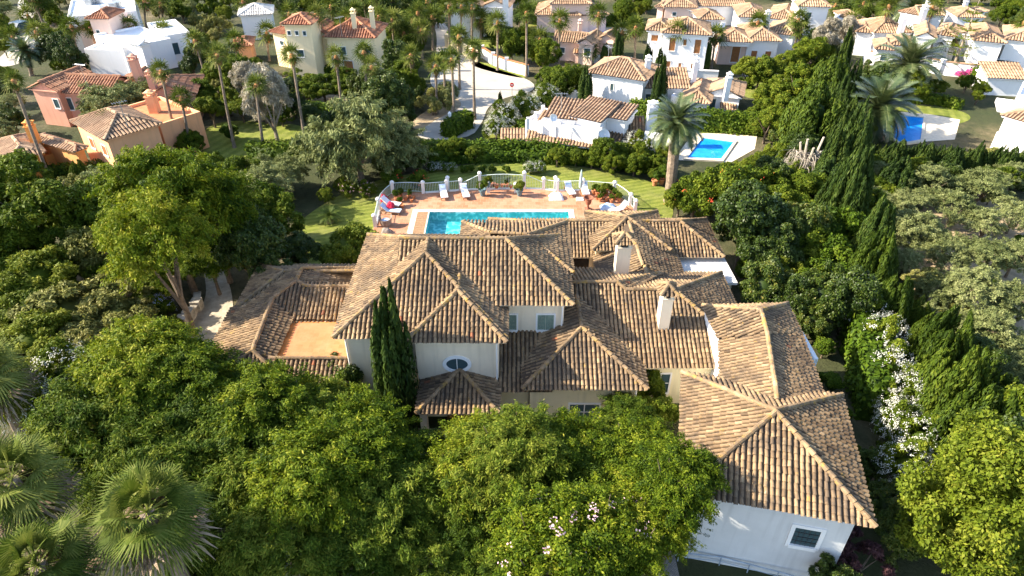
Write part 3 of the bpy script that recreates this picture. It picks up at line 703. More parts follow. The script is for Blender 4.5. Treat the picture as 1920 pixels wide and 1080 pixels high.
# ------------------------------------------------ balustrade round the terrace
FN=thing('pool_fence','white post and pale green railing curving round the pool terrace','fence',(0,50,DZ))
def fb(m,name,mat): o=m.build(name,mat); o.parent=FN; o.matrix_parent_inverse=Matrix.Translation((0,-50,-DZ)); return o
tall={6:1.55,7:1.55}
allp=[(p.x,p.y,tall.get(i,1.05)) for i,p in enumerate(pp)]
extra=[(P(916,361,DZ),0.85),(P(967,361,DZ),0.85),(P(840,353,DZ),1.05),(P(1041,353,DZ),1.05)]
def post(x,y,h):
    m=MB(); m.cbox((x,y,DZ-.3),0.25,0.25,h+.3-.12); m.cbox((x,y,DZ+h-.12),0.32,0.32,0.06); m.lathe([(0.19,0),(0.17,.07),(0.10,.14),(0.02,.17)],8,None,None,(x,y,DZ+h-.06)); fb(m,'post','post')
for x,y,h in allp: post(x,y,h)
for p,h in extra: post(p.x,p.y,h)
for i in range(len(allp)-1):
    a,b=Vector(allp[i][:2]),Vector(allp[i+1][:2]); L=(b-a).length
    bow=0.0
    if i in (1,2,11,12): bow=0.22*L/2
    nrm=Vector((-(b-a).y,(b-a).x)).normalized()
    def at(t,z):
        q=a.lerp(b,t)+nrm*(4*bow*t*(1-t)*0.6); return (q.x,q.y,z)
    m=MB(); hz=lambda t:(0.90 if i not in (5,6,7) else (0.62+0.75*t if i==5 else (1.25+0.12*math.sin(math.pi*t) if i==6 else 1.37-0.75*t)))
    ts=[k/8 for k in range(9)]
    m.tube([at(t,DZ+hz(t)) for t in ts],0.028,4); m.tube([at(t,DZ+.12) for t in ts],0.02,4)
    n=max(3,int(L/0.13))
    for k in range(1,n): m.tube([at(k/n,DZ+.12),at(k/n,DZ+hz(k/n))],0.012,3,cap=False)
    fb(m,'railing','rail_white')
m=MB()
for i in range(len(allp)-1):
    if i in (1,2,11,12): continue
    a,b=Vector(allp[i][:2]),Vector(allp[i+1][:2]); d=(b-a).normalized(); s=Vector((-d.y,d.x))*.1
    m.prism([tuple(a+d*.16-s),tuple(b-d*.16-s),tuple(b-d*.16+s),tuple(a+d*.16+s)],DZ-.3,DZ+.08)
fb(m,'plinth','post')
# ------------------------------------------------ things on the terrace
def at_deck(px,py): p=P(px,py,DZ); return (p.x,p.y,DZ)
def lounger(px,py,rz,label,cushion='cushion',pillow=True):
    T0=thing('sun_lounger',label,'sun lounger',at_deck(px,py),R(rz),'sun loungers on the pool terrace'); T0.scale=(.78,.84,.84)
    m=MB()
    for s in (-.34,.34): m.box(s-.03,-.95,.26,s+.03,.95,.32)
    for y in (-.93,-.3,.3,.93): m.box(-.34,y-.03,.255,.34,y+.03,.315)
    m.build('frame','teak',T0)
    for s in (-.34,.34):
        for y in (-.85,.8): MB().box(s-.03,y-.03,0,s+.03,y+.03,.27).build('leg','teak',T0)
    MB().box(-.36,-1.0,.33,.36,.30,.42).build('seat_cushion',cushion,T0)
    Tb=Matrix.Translation((0,.28,.34))@Matrix.Rotation(R(42),4,'X'); MB().box(-.36,0,0,.36,.82,.1,Tb).build('backrest',cushion,T0)
    if pillow: MB().box(-.24,.35,.1,.24,.7,.2,Tb).build('pillow','bluecloth',T0)
lounger(832,368,12,'white sun lounger with pillow beside the fence, leftmost of the facing pair'); lounger(872,367,14,'white sun lounger with pillow nearest the blue pot')
lounger(1068,362,14,'white sun lounger to the left of the closed parasol'); lounger(1096,362,4,'white sun lounger to the right of the closed parasol')
lounger(733,387,72,'pale sun lounger facing the pool from the left fence','cushion',False); lounger(733,400,80,'teak lounger draped with crimson cloth by the left fence','bluecloth',False)
lounger(1160,398,-62,'white lounger lying low beside the right end of the fence','cushion',False)
def cloth(px,py,label,mat,sx,sy,sz,z=0.0):
    m=MB(); n=9; vs=[];fs=[]; rs=random.Random(px)
    for i in range(n):
        for j in range(n):
            u,v=i/(n-1)*2-1,j/(n-1)*2-1; e=max(abs(u),abs(v))
            vs.append((u*sx*(1+.15*rs.random()),v*sy*(1+.15*rs.random()),sz*(1-e**3)*(0.7+.5*rs.random())+0.01))
    for i in range(n-1):
        for j in range(n-1): fs.append((i*n+j,(i+1)*n+j,(i+1)*n+j+1,i*n+j+1))
    m.add(vs,fs); p=at_deck(px,py); o=m.build('cloth' if 'cloth' in label else 'cushion',mat,smooth=True); o.location=(p[0],p[1],p[2]+z); return tag(o,label,'cloth' if 'cloth' in label else 'cushion')
cloth(721,381,'crimson cloth hanging on the fence behind the lounger','redcloth',.30,.25,.5,.25); cloth(733,395,'crimson cloth draped over the teak lounger','redcloth',.28,.35,.35,.4)
cloth(1043,371,'large white floor cushion on the paving left of the parasol','cushion',.55,.45,.45); cloth(1140,390,'crumpled pale blue towel cushion near the right fence','bluecloth',.6,.4,.35); cloth(724,436,'patterned cushion on the paving below the wicker chair','wicker',.35,.3,.35)
T0=thing('wicker_chair','round grey wicker tub chair at the left edge of the terrace','chair',at_deck(724,422))
m=MB(); vs=[];n=16
for k in range(n+1):
    a=R(-210)+R(240)*k/n
    for (r,z) in ((.36,.1),(.46,.75),(.52,.76),(.42,.1)): vs.append((r*math.cos(a),r*math.sin(a),z+(.15*math.sin(a) if z>.5 else 0)))
fs=[(k*4+e,k*4+(e+1)%4,(k+1)*4+(e+1)%4,(k+1)*4+e) for k in range(n) for e in range(4)]
m.add(vs,fs); m.build('backrest','wicker',T0)
MB().lathe([(.30,0),(.36,.15),(.38,.38),(.02,.40)],14).build('seat','wicker',T0); MB().lathe([(.02,.40),(.30,.41),(.32,.47),(.02,.52)],12).build('cushion','bluecloth',T0)
T0=thing('parasol','closed grey green parasol standing between two white loungers','parasol',at_deck(1087,374))
MB().cbox((0,0,0),.6,.6,.07).build('base','concrete',T0); MB().tube([(0,0,.05),(0,0,2.5)],.03,6).build('pole','teak',T0)
MB().lathe([(.03,1.0),(.13,1.1),(.15,1.5),(.10,2.2),(.05,2.55),(.01,2.7)],10).build('canopy','umbrella',T0)
T0=thing('garden_urn','rusty iron urn on a pedestal near the right end of the pool','urn',at_deck(1102,393))
MB().cbox((0,0,0),.46,.46,.10).build('base','rust_iron',T0); MB().lathe([(.18,.1),(.09,.22),(.08,.42),(.20,.52),(.26,.75),(.28,.95),(.40,1.05),(.42,1.10),(.36,1.10),(.24,.9),(.05,.8)],14).build('bowl','rust_iron',T0)
# ================================================================== neighbouring houses
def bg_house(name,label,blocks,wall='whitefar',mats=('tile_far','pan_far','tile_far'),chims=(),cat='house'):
    b0=P(*blocks[0]['fl'],0)
    T0=thing(name,label,cat,(b0.x,b0.y,0))
    inv=Matrix.Translation((-b0.x,-b0.y,0))
    def at(o): o.parent=T0; o.matrix_parent_inverse=inv; return o
    for B in blocks:
        z=B.get('z',3); a=P(*B['fl'],z); c=P(*B['fr'],z); d=(c-a); wd=d.length; yaw=math.atan2(d.y,d.x); dep=B.get('d',6)
        T=Matrix.Translation((a.x,a.y,0))@Matrix.Rotation(yaw,4,'Z'); wm=B.get('wall',wall); ty=B.get('t','hip')
        ins=B.get('ins',.3); z0=B.get('z0',-0.3); mt=B.get('mats',mats)
        m=MB()
        if ty=='flat':
            m.box(0,0,z0,wd,dep,z-.25,T); at(m.build('wall',wm))
            m=MB(); m.box(0,0,z-.25,wd,.2,z+.15,T); m.box(0,dep-.2,z-.25,wd,dep,z+.15,T); m.box(0,.2,z-.25,.2,dep-.2,z+.15,T); m.box(wd-.2,.2,z-.25,wd,dep-.2,z+.15,T); at(m.build('parapet',wm))
            m=MB(); m.box(.2,.2,z-.25,wd-.2,dep-.2,z-.1,T); at(m.build('roof',B.get('roofmat',wm)))
        else:
            m.box(ins,ins,z0,wd-ins,dep-ins,z-.06,T); at(m.build('wall',wm))
            m=MB(); m.box(.08,.08,z-.16,wd-.08,dep-.08,z-.05,T); at(m.build('eave',wm))
            k=B.get('k',.45)
            if ty=='shed':
                q=[T@Vector(p) for p in ((0,0,z),(wd,0,z),(wd,dep,z+k*dep),(0,dep,z+k*dep))]
                pl=[(q,T.to_3x3()@Vector((1,0,0)))]; rd=[]
                m=MB(); v=[(ins,ins,z-.06),(wd-ins,ins,z-.06),(wd-ins,dep-ins,z-.06),(ins,dep-ins,z-.06),(wd-ins,dep-ins,z+k*dep-.15),(ins,dep-ins,z+k*dep-.15)]
                m.add(v,[(0,3,5),(1,4,2),(2,4,5,3)],None,T); at(m.build('gable','whitefar' if wm=='whitefar' else wm))
            else:
                ends={'hip':'hh','gab':'gg','hg':'hg','gh':'gh'}[ty]
                pl,rd=hip(0,0,wd,dep,z,k,T,(),ends)
                if 'g' in ends:
                    for e,xx in ((0,ins),(1,wd-ins)):
                        if ends[e]=='g':
                            m=MB()
                            if wd>=dep: m.add([(xx,ins,z-.06),(xx,dep-ins,z-.06),(xx,dep/2,z+k*dep/2-.1)],[(0,1,2)],None,T)
                            else:
                                yy=ins if e==0 else dep-ins; m.add([(ins,yy,z-.06),(wd-ins,yy,z-.06),(wd/2,yy,z+k*wd/2-.1)],[(0,1,2)],None,T)
                            at(m.build('gable',wm))
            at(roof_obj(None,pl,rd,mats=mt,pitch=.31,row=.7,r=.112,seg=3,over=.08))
        for W in B.get('win',()):
            u,zc,w_,h_=W[:4]; kd=W[4] if len(W)>4 else 'glass'; face=W[5] if len(W)>5 else 'f'
            i0=0 if ty=='flat' else ins
            if face=='f': p=T@Vector((u*wd,i0,zc)); nn=T.to_3x3()@Vector((0,-1,0))
            elif face=='l': p=T@Vector((i0,u*dep,zc)); nn=T.to_3x3()@Vector((-1,0,0))
            else: p=T@Vector((wd-i0,u*dep,zc)); nn=T.to_3x3()@Vector((1,0,0))
            at(window(None,p,nn,w_,h_,kd,frame=B.get('frame','post'),fw=.07,bars=False))
    for (px,py,zb,zt,s_) in chims:
        p=P(px,py,zb); m=MB(); m.cbox((p.x,p.y,zb-.8),s_,s_,zt-zb+.8); m.cbox((p.x,p.y,zt),s_+.14,s_+.14,.08)
        for dx in (-1,1):
            for dy in (-1,1): m.cbox((p.x+dx*s_*.36,p.y+dy*s_*.36,zt+.08),s_*.2,s_*.2,.28)
        m.cbox((p.x,p.y,zt+.36),s_+.1,s_+.1,.08); m.lathe([(s_*.5,0),(s_*.3,.15),(.03,.24)],8,None,None,(p.x,p.y,zt+.44))
        at(m.build('chimney',wall))
    return T0
W3=lambda *u:[(x,1.5,.7,.9) for x in u]
# --- white houses in the middle right
LH=bg_house('white_house','white house with staggered mono pitch tiled roofs and long low tiled strip behind the hedge',[
 dict(fl=(1010,232),fr=(1122,250),d=4.2,z=2.6,t='flat'),
 dict(fl=(1018,219),fr=(1082,226),d=4.4,z=3.1,t='shed',k=.10,win=[(.5,2.0,.5,.5)]),
 dict(fl=(1064,217),fr=(1128,231),d=4.4,z=3.3,t='shed',k=.14,win=[(.35,2.2,.45,.45),(.7,2.2,.45,.45)]),
 dict(fl=(1114,216),fr=(1176,227),d=3.4,z=3.3,t='shed',k=.12,win=[(.5,1.9,.7,1.0,'glass','r')]),
 dict(fl=(985,228),fr=(1042,240),d=3.8,z=2.5,t='flat'),
 dict(fl=(1002,231),fr=(1046,240),d=2.0,z=2.2,t='shed',k=.35),
 dict(fl=(985,264),fr=(1040,268),d=1.7,z=1.3,t='shed',k=.3),
 dict(fl=(938,262),fr=(985,262),d=1.4,z=1.3,t='shed',k=.4),
 dict(fl=(1040,269),fr=(1124,279),d=1.7,z=1.3,t='shed',k=.3),
 dict(fl=(1110,266),fr=(1160,274),d=2.6,z=1.3,t='shed',k=.35,mats=('tile','pan','ridge')),
 dict(fl=(1162,262),fr=(1210,264),d=3.6,z=1.5,t='shed',k=.28,mats=('tile','pan','ridge')),
 dict(fl=(1208,252),fr=(1236,256),d=.5,z=2.2,t='flat'),
],chims=[(1218,252,1.2,3.9,.85)])
for (x,y) in ((990,236),(1004,225),(1018,213)):
    p=P(x,y,2.5); m=MB(); m.cbox((p.x,p.y,2.2),.3,.3,1.1); o=m.build('terrace_post','whitefar'); o.parent=LH; o.matrix_parent_inverse=Matrix.Translation(-LH.location)
def dish(px,py,z,r,label):
    p=P(px,py,z); T0=thing('satellite_dish',label,'satellite dish',(p.x,p.y,z-.8),R(200))
    MB().tube([(0,0,0),(0,0,.8)],.03,5).build('mast','metal',T0)
    T=Matrix.Translation((0,0.05,.85))@Matrix.Rotation(R(-60),4,'X'); m=MB(); m.lathe([(.03,.0),(r*.6,.06),(r,.2),(r*.98,.22),(r*.55,.09),(.03,.03)],16,T); m.tube([T@Vector((0,0,.03)),T@Vector((0,0,.45))],.015,4); m.build('reflector','signwhite',T0)
dish(1131,254,2.2,.55,'white satellite dish on the low tiled roof of the white house behind the hedge'); dish(1036,222,3.6,.35,'small satellite dish on the upper left roof of the white house')
bg_house('white_house','two storey white house with a hipped roof and blue shaded front beside a dark cypress',[
 dict(fl=(1098,136),fr=(1210,153),d=5.8,z=3.4,k=.42,win=[(.45,2.2,.35,.7)]),
 dict(fl=(1200,166),fr=(1296,166),d=3.2,z=2.3,t='shed',k=.4,win=[(.25,1.2,1.2,.8)]),
 dict(fl=(1198,182),fr=(1236,185),d=2.5,z=1.1,t='flat'),
 dict(fl=(1318,176),fr=(1393,184),d=5.0,z=2.1,t='gh',k=.42,win=[(.25,.8,.8,1.6)]),
 dict(fl=(1258,182),fr=(1284,186),d=3.0,z=1.7,t='flat'),
 dict(fl=(1276,190),fr=(1332,196),d=7.0,z=2.0,t='hip',k=.5),
 dict(fl=(1350,205),fr=(1382,207),d=1.2,z=.9,t='shed',k=.4),
],chims=[(1213,138,3.2,4.6,.55),(1299,158,2.2,4.6,.5),(1362,175,2.6,4.2,.5)])
bg_house('white_house','large two storey white house with brown shuttered windows and tall palms in front',[
 dict(fl=(1240,62),fr=(1334,67),d=6.0,z=5.0,k=.42,win=[(.25,3.7,.7,1.5,'wood'),(.5,4.0,.35,.7,'wood'),(.76,3.6,.7,1.6,'wood'),(.2,1.2,.7,1.0,'wood'),(.46,1.2,.35,.7,'wood'),(.75,1.2,.7,.8,'wood')]),
 dict(fl=(1211,57),fr=(1262,60),d=5.0,z=4.9,k=.42,win=[(.35,4.0,.8,.7,'wood')]),
 dict(fl=(1310,37),fr=(1358,37),d=4.5,z=5.0,k=.4),
 dict(fl=(1330,60),fr=(1352,62),d=5.0,z=3.4,t='flat',win=[(.4,2.4,.6,.7,'wood')]),
 dict(fl=(1400,76),fr=(1466,78),d=7.5,z=3.2,k=.45,win=[(.3,1.4,.7,1.0,'wood'),(.7,1.4,.7,1.0,'wood')]),
 dict(fl=(1348,78),fr=(1412,80),d=5.5,z=3.2,k=.45,z0=2.6),
 dict(fl=(1352,74),fr=(1410,75),d=4.0,z=3.1,t='flat',wall='palepink',win=[(.55,1.3,1.0,1.9,'wood')]),
 dict(fl=(1430,60),fr=(1492,68),d=6,z=3.2,k=.42),
],chims=[(1434,55,3.4,5.2,.55)])
for (x,y) in ((1346,112),(1374,113),(1402,114)):
    p=P(x,y,0); m=MB(); m.cbox((p.x,p.y,0),.4,.4,3.0); tag(m.build('porch_column','whitefar'),{1346:'left white square column of the porch with the brown door',1374:'middle white square column of the porch with the brown door',1402:'right white square column of the porch with the brown door'}[x],'column','porch columns')
bg_house('pink_house','low pale pink house with a long tiled roof in front of the distant blue pool',[
 dict(fl=(1036,78),fr=(1098,82),d=3.4,z=2.4,t='gab',k=.5,wall='palepink',win=[(.3,1.3,.6,.7),(.75,1.3,.6,.7)]),
 dict(fl=(1080,80),fr=(1114,84),d=5,z=2.7,t='gab',k=.5,wall='palepink',win=[(.6,1.6,.8,.9)]),
 dict(fl=(1110,76),fr=(1160,82),d=3.6,z=2.4,t='gab',k=.5,wall='palepink',win=[(.5,1.3,.7,.8)]),
 dict(fl=(1074,100),fr=(1116,102),d=2.6,z=1.3,t='shed',k=.35),
],wall='palepink',chims=[(1087,62,2.6,3.8,.5)])
bg_house('tiled_house','low house with tiered brown tiled roofs at the top beyond the blue sun beds',[dict(fl=(1003,28),fr=(1090,30),d=7,z=2.5,k=.45),dict(fl=(1080,30),fr=(1142,28),d=6,z=2.4,k=.45),dict(fl=(1030,8),fr=(1110,8),d=5,z=4,k=.4)],wall='palepink')
bg_house('white_house','plain white house with a pantiled roof at the top edge behind the palm row',[dict(fl=(840,13),fr=(905,13),d=5,z=4.4,t='gab',k=.4,win=[(.7,3.2,.5,.8)]),dict(fl=(900,12),fr=(956,14),d=5,z=4.2,t='gab',k=.4,win=[(.35,3,.5,.7)])],chims=[(948,28,3.5,6.6,.8)])
bg_house('cream_house','cream house with a round window under a pale roof at the top edge',[dict(fl=(1244,13),fr=(1308,15),d=6,z=3.6,k=.45,win=[(.35,2.6,.5,.5)]),dict(fl=(1228,13),fr=(1246,15),d=5,z=3.4,k=.45)],wall='palepink')
bg_house('tiled_house','long low tiled house at the top edge between two clipped trees',[dict(fl=(1304,12),fr=(1400,12),d=5,z=2.8,t='gab',k=.4),dict(fl=(1384,18),fr=(1402,18),d=4,z=2.4,k=.4)])
bg_house('tiled_house','large hipped house with blue grey walls at the top behind the white villa',[dict(fl=(1384,32),fr=(1440,34),d=7,z=3,k=.42),dict(fl=(1436,34),fr=(1496,40),d=8,z=3,k=.42)],chims=[(1488,14,4,6.2,.55)])
bg_house('white_house','white two storey gabled house at the top edge right of the hipped house',[dict(fl=(1496,12),fr=(1560,14),d=5,z=4.8,k=.4,win=[(.4,3.6,.6,.8)])])
# --- right hand group
bg_house('white_house','small white house with tan hipped roof under the leaning tall palm on the right',[dict(fl=(1604,60),fr=(1640,63),d=5,z=3,k=.45),dict(fl=(1638,62),fr=(1712,62),d=6,z=3.2,k=.45),dict(fl=(1640,92),fr=(1684,96),d=4.5,z=2.6,k=.45,win=[(.5,1.6,.7,.7)]),dict(fl=(1668,84),fr=(1712,88),d=4.5,z=3,k=.45)],chims=[(1688,60,3.4,5,.6)])
bg_house('white_house','white gabled house in the middle of the right hand group',[dict(fl=(1716,68),fr=(1756,72),d=6,z=4.2,t='gab',k=.5,win=[(.55,3,.4,.5)]),dict(fl=(1750,64),fr=(1792,70),d=6,z=4.0,k=.4),dict(fl=(1728,100),fr=(1750,102),d=3,z=2.2,t='shed',k=.3),dict(fl=(1756,86),fr=(1800,88),d=3,z=2.6,t='shed',k=.3)],chims=[(1726,42,4.6,6.2,.6)])
bg_house('white_house','long white house with broad pale roof at the right edge behind the norfolk pine',[dict(fl=(1824,76),fr=(1888,82),d=8,z=4.3,k=.42,win=[(.5,1.4,.6,1.3)]),dict(fl=(1884,74),fr=(1990,86),d=7,z=4.4,k=.42,win=[(.12,1.2,1.4,1.6),(.3,1.2,1.4,1.6)]),dict(fl=(1800,62),fr=(1828,66),d=5,z=4.0,t='gab',k=.4)])
bg_house('white_house','small white house behind the dry headed date palm at the top right',[dict(fl=(1684,22),fr=(1725,30),d=5,z=3.6,k=.4,win=[(.4,2.4,.4,.5)]),dict(fl=(1722,26),fr=(1772,30),d=5,z=3.4,k=.4)],chims=[(1738,12,3.4,4.8,.5)])
bg_house('white_house','white hipped house at the far right top against the dark wood',[dict(fl=(1786,22),fr=(1812,28),d=5,z=3,k=.4),dict(fl=(1794,32),fr=(1848,34),d=5,z=3,k=.42,win=[(.5,1.6,.6,.6)])],chims=[(1806,20,3.2,4.4,.5)])
bg_house('white_house','small white house with tiled roof at the top between dark palms',[dict(fl=(1560,40),fr=(1590,44),d=5,z=2.6,t='flat'),dict(fl=(1588,38),fr=(1626,38),d=5,z=2.6,k=.4)])
bg_house('garden_wall_house','tan tiled outbuilding roof in front of the pink flowers on the right',[dict(fl=(1850,146),fr=(1930,150),d=3.5,z=2.0,t='shed',k=.25)])
bg_house('white_house','white house with flat canopy and tan roof at the right edge beside the pool',[dict(fl=(1868,250),fr=(1990,300),d=6,z=2.2,t='flat'),dict(fl=(1876,216),fr=(1990,250),d=6,z=3.3,k=.45),dict(fl=(1906,180),fr=(1990,195),d=5,z=4.4,t='flat'),dict(fl=(1872,204),fr=(1930,212),d=3,z=3.1,t='flat',z0=2.8)])
# --- left hand group
bg_house('yellow_house','pale yellow house with red tiled roofs and a square tower among tall palms',[
 dict(fl=(606,70),fr=(704,72),d=6.5,z=4.6,k=.5,wall='pyellow',win=[(.33,3.0,.7,.9),(.78,3.2,.8,1.0),(.4,1.0,1.1,1.6,'wood')]),
 dict(fl=(566,64),fr=(614,66),d=4.5,z=4.6,t='gab',k=.45,wall='pyellow',win=[(.4,3.2,.4,.6),(.5,1.0,.5,.7)]),
 dict(fl=(526,46),fr=(584,47),d=4.2,z=6.6,k=.4,wall='pyellow',win=[(.2,5.6,.35,.45),(.45,5.6,.35,.45),(.7,5.6,.35,.45),(.45,3.3,.8,.8)]),
 dict(fl=(504,60),fr=(540,66),d=5,z=4.2,k=.45,wall='pyellow',win=[(.5,3,.6,.5)]),
],wall='pyellow',mats=('tile_red','pan_red','tile_red'),chims=[(700,54,5,7,.5),(665,50,5.5,7,.5)])
bg_house('pink_house','long pink house with rust tiled roofs among bushes on the left',[
 dict(fl=(50,166),fr=(106,172),d=5.5,z=3.8,t='gab',k=.42,win=[(.75,2.4,.6,.9)]),
 dict(fl=(98,174),fr=(206,178),d=5.0,z=3.4,t='gab',k=.42,win=[(.2,2.2,.6,1.2),(.5,2.2,.5,1.4),(.66,2.2,.5,1.4)]),
 dict(fl=(200,172),fr=(280,170),d=5.5,z=3.2,t='gab',k=.38),
 dict(fl=(262,184),fr=(368,176),d=6.0,z=3.0,t='gh',k=.38,win=[(.3,1.8,.6,.8)]),
],wall='pink',mats=('tile_rust','pan_rust','tile_rust'),chims=[(262,150,4,6.0,.7),(288,164,3.8,5.0,.6)])
OH=bg_house('orange_house','peach coloured villa with hipped roof and roof terrace, tall palms at its corner',[
 dict(fl=(196,264),fr=(304,232),d=6.6,z=4.2,k=.42,wall='peach',win=[(.25,2.8,.8,.9,'wood','l'),(.62,2.8,.8,.9,'wood','l'),(.3,.9,.6,.9,'wood','l')]),
 dict(fl=(300,236),fr=(376,212),d=7.0,z=3.4,t='flat',wall='peach',roofmat='terrace'),
 dict(fl=(140,286),fr=(166,276),d=6,z=2.8,k=.45,wall='orange'),
],wall='peach',chims=[(292,212,3.2,4.8,.8)])
bg_house('orange_house','deep orange house with tiled roofs cut by the left edge',[
 dict(fl=(-30,330),fr=(20,308),d=7,z=2.8,k=.4,wall='deeporange'),
 dict(fl=(14,304),fr=(86,286),d=5.5,z=2.8,k=.4,wall='deeporange'),
 dict(fl=(84,296),fr=(128,282),d=4.5,z=1.6,t='flat',wall='deeporange',roofmat='deeporange'),
],wall='deeporange',mats=('tile_far','pan_far','tile_far'),chims=[(66,262,3.2,4.4,.6)])
bg_house('white_villa','modern white villa with broad bright white flat roofs in the upper left',[
 dict(fl=(158,94),fr=(250,98),d=9,z=3.0,t='flat'),dict(fl=(230,92),fr=(320,74),d=9,z=3.4,t='flat'),dict(fl=(300,70),fr=(356,62),d=8,z=3.6,t='flat',win=[(.4,2,.8,1.4)]),dict(fl=(262,86),fr=(286,80),d=3,z=4.2,t='gab',k=.5)],mats=('whitefar','whitefar','whitefar'))
bg_house('white_house','long white flat roofed building with roof boxes at the top left edge',[dict(fl=(126,34),fr=(255,22),d=11,z=4.5,t='flat',win=[(.12,2.6,.8,.8),(.6,2.6,3.0,1.2),(.86,2.6,1.6,1.2)])])
bg_house('tiled_house','small cream house with a red pyramid roof before the white villa',[dict(fl=(160,36),fr=(204,36),d=4.5,z=5.2,k=.5,win=[(.3,3.6,.4,.4)]),dict(fl=(140,56),fr=(168,58),d=4,z=3,k=.45),dict(fl=(200,42),fr=(238,40),d=4,z=4,t='flat')],wall='palepink',mats=('tile_red','pan_red','tile_red'))
bg_house('white_house','small grey roofed white house at the top left beside the red roofed lodge',[dict(fl=(446,30),fr=(512,26),d=5,z=3.4,k=.4)],mats=('concrete','concrete','concrete'))
bg_house('tiled_house','little red tiled lodge below the grey roofed white house',[dict(fl=(440,88),fr=(474,86),d=4,z=2.2,k=.45)],wall='peach',mats=('tile_red','pan_red','tile_red'))
# roof boxes on the long white building
for i,(x,y) in enumerate(((168,8),(175,6),(185,5),(213,14),(221,12),(218,4),(196,19))):
    p=P(x,y,4.5); m=MB(); m.cbox((p.x,p.y,4.2),.9,.7,.9); tag(m.build('roof_unit','metal'),'grey air conditioning box on the long white flat roof','air conditioner','roof boxes of the white building')
# --- walls along the street
def wall_run(pts,h,w,label,mat='whitefar',cap=None):
    q=[P(x,y,0) for x,y in pts]; T0=thing('garden_wall',label,'wall',q[0]); inv=Matrix.Translation(-q[0])
    m=MB(); mc=MB(); mp=MB()
    for i in range(len(q)-1):
        d=(q[i+1]-q[i]).normalized(); s=Vector((-d.y,d.x,0))*w/2
        m.prism([tuple((q[i]-s))[:2],tuple((q[i+1]-s))[:2],tuple((q[i+1]+s))[:2],tuple((q[i]+s))[:2]],-.2,h); s*=1.5
        mc.prism([tuple((q[i]-s))[:2],tuple((q[i+1]-s))[:2],tuple((q[i+1]+s))[:2],tuple((q[i]+s))[:2]],h,h+.1)
        n=max(1,int((q[i+1]-q[i]).length/4))
        for k in range(n): p=q[i].lerp(q[i+1],k/n); mp.cbox((p.x,p.y,-.2),w*2,w*2,h+.5)
    for mm,nm,mt in ((m,'wall_panel',mat),(mc,'coping',cap or mat),(mp,'pier',mat)): o=mm.build(nm,mt,T0); o.matrix_parent_inverse=inv
    return T0
wall_run([(838,88),(852,92),(880,110),(895,117)],1.4,.25,'cream garden wall beside the road entrance','pyellow')
wall_run([(905,108),(925,122),(950,132),(990,143)],1.3,.25,'white street wall with terracotta coping along the cul de sac','whitefar','terracotta')
wall_run([(1100,116),(1180,128),(1206,140)],1.0,.25,'low white wall under the two storey white house','whitefar')
wall_run([(1228,140),(1300,146),(1345,148)],.9,.25,'low white wall in front of the large white house','whitefar')
wall_run([(1030,178),(1075,184),(1092,186)],.6,.3,'short white wall beside the columnar hedge at the street','whitefar')
wall_run([(640,130),(655,138)],1.6,.3,'white gate wall in front of the yellow house','whitefar')
wall_run([(346,612),(358,598),(372,580),(374,560)],.45,.3,'curved low stone kerb wall beside the gravel lane','stone','stone')
wall_run([(1620,120),(1700,126),(1760,140),(1850,150)],1.6,.25,'white boundary wall below the right hand houses','whitefar','tile_far')
# --- street things
def sign(px,py,h,label):
    p=P(px,py,0); T0=thing('road_sign',label,'sign',p,R(-8))
    MB().tube([(0,0,0),(0,0,h)],.04,6).build('pole','metal',T0)
    T=Matrix.Translation((0,-.05,h))@Matrix.Rotation(R(90),4,'X'); MB().lathe([(.25,0),(.25,.03)],20,T).build('disc','signred',T0); MB().box(-.17,-.09,h-.04,.17,-.082,h+.04).build('bar','signwhite',T0)
sign(960,180,1.3,'round red no entry sign with white bar at the cul de sac')
def lamp(px,py,h,label):
    p=P(px,py,0); T0=thing('street_lamp',label,'street lamp',p); MB().tube([(0,0,0),(0,0,h)],[.06,.04],6).build('pole','iron',T0)
    MB().lathe([(.08,0),(.16,.1),(.18,.4),(.05,.55)],8,None,None,(0,0,h)).build('lantern','signwhite',T0)
lamp(845,252,1.8,'short lantern on a post where the road meets the hedge'); lamp(462,22,3.5,'white lantern standing before the grey roofed house')
def car(px,py,rz,label,mat):
    p=P(px,py,.03); T0=thing('parked_car',label,'car',p,R(rz))
    prof=[(-2.1,.3),(-2.1,.75),(-1.9,.9),(-1.2,.95),(-.6,1.45),(1.0,1.45),(1.7,.95),(2.1,.85),(2.15,.3)]
    def shell(pr,w,mt,nm):
        m=MB(); n=len(pr); v=[(x,-w,z) for x,z in pr]+[(x,w,z) for x,z in pr]
        m.add(v,[tuple(range(n-1,-1,-1)),tuple(range(n,2*n))]+[(i,(i+1)%n,n+(i+1)%n,n+i) for i in range(n)]); return m.build(nm,mt,T0)
    shell(prof,.85,mat,'body'); shell([(-1.12,.97),(-.62,1.38),(.98,1.38),(1.58,.97)],.862,'glass','window')
    for x in (-1.35,1.35):
        for y in (-.8,.8):
            T=Matrix.Translation((x,y,.32))@Matrix.Rotation(R(90),4,'X'); wv=MB().lathe([(.2,-.1),(.32,-.09),(.32,.09),(.2,.1)],14,T).build('wheel','rubber',T0); MB().lathe([(.19,-.11),(.19,.11)],10,T).build('rim','metal',wv)
    for y in (-.6,.6): MB().box(-2.13,y-.18,.6,-2.09,y+.18,.74).build('headlight','signwhite',T0)
car(40,60,75,'dark blue car parked on the pale road at the upper left','carblue')
def sunbed(px,py,label):
    p=P(px,py,0); T0=thing('garden_swing',label,'garden seat',p); m=MB()
    for x in (-1.2,1.2): m.box(x-.06,-.5,0,x+.06,.5,1.8)
    m.build('frame','bluepaint',T0); MB().box(-1.1,-.4,.45,1.1,.4,.6).build('seat','bluepaint',T0); MB().box(-1.3,-.6,1.8,1.3,.6,1.9).build('canopy','bluepaint',T0)
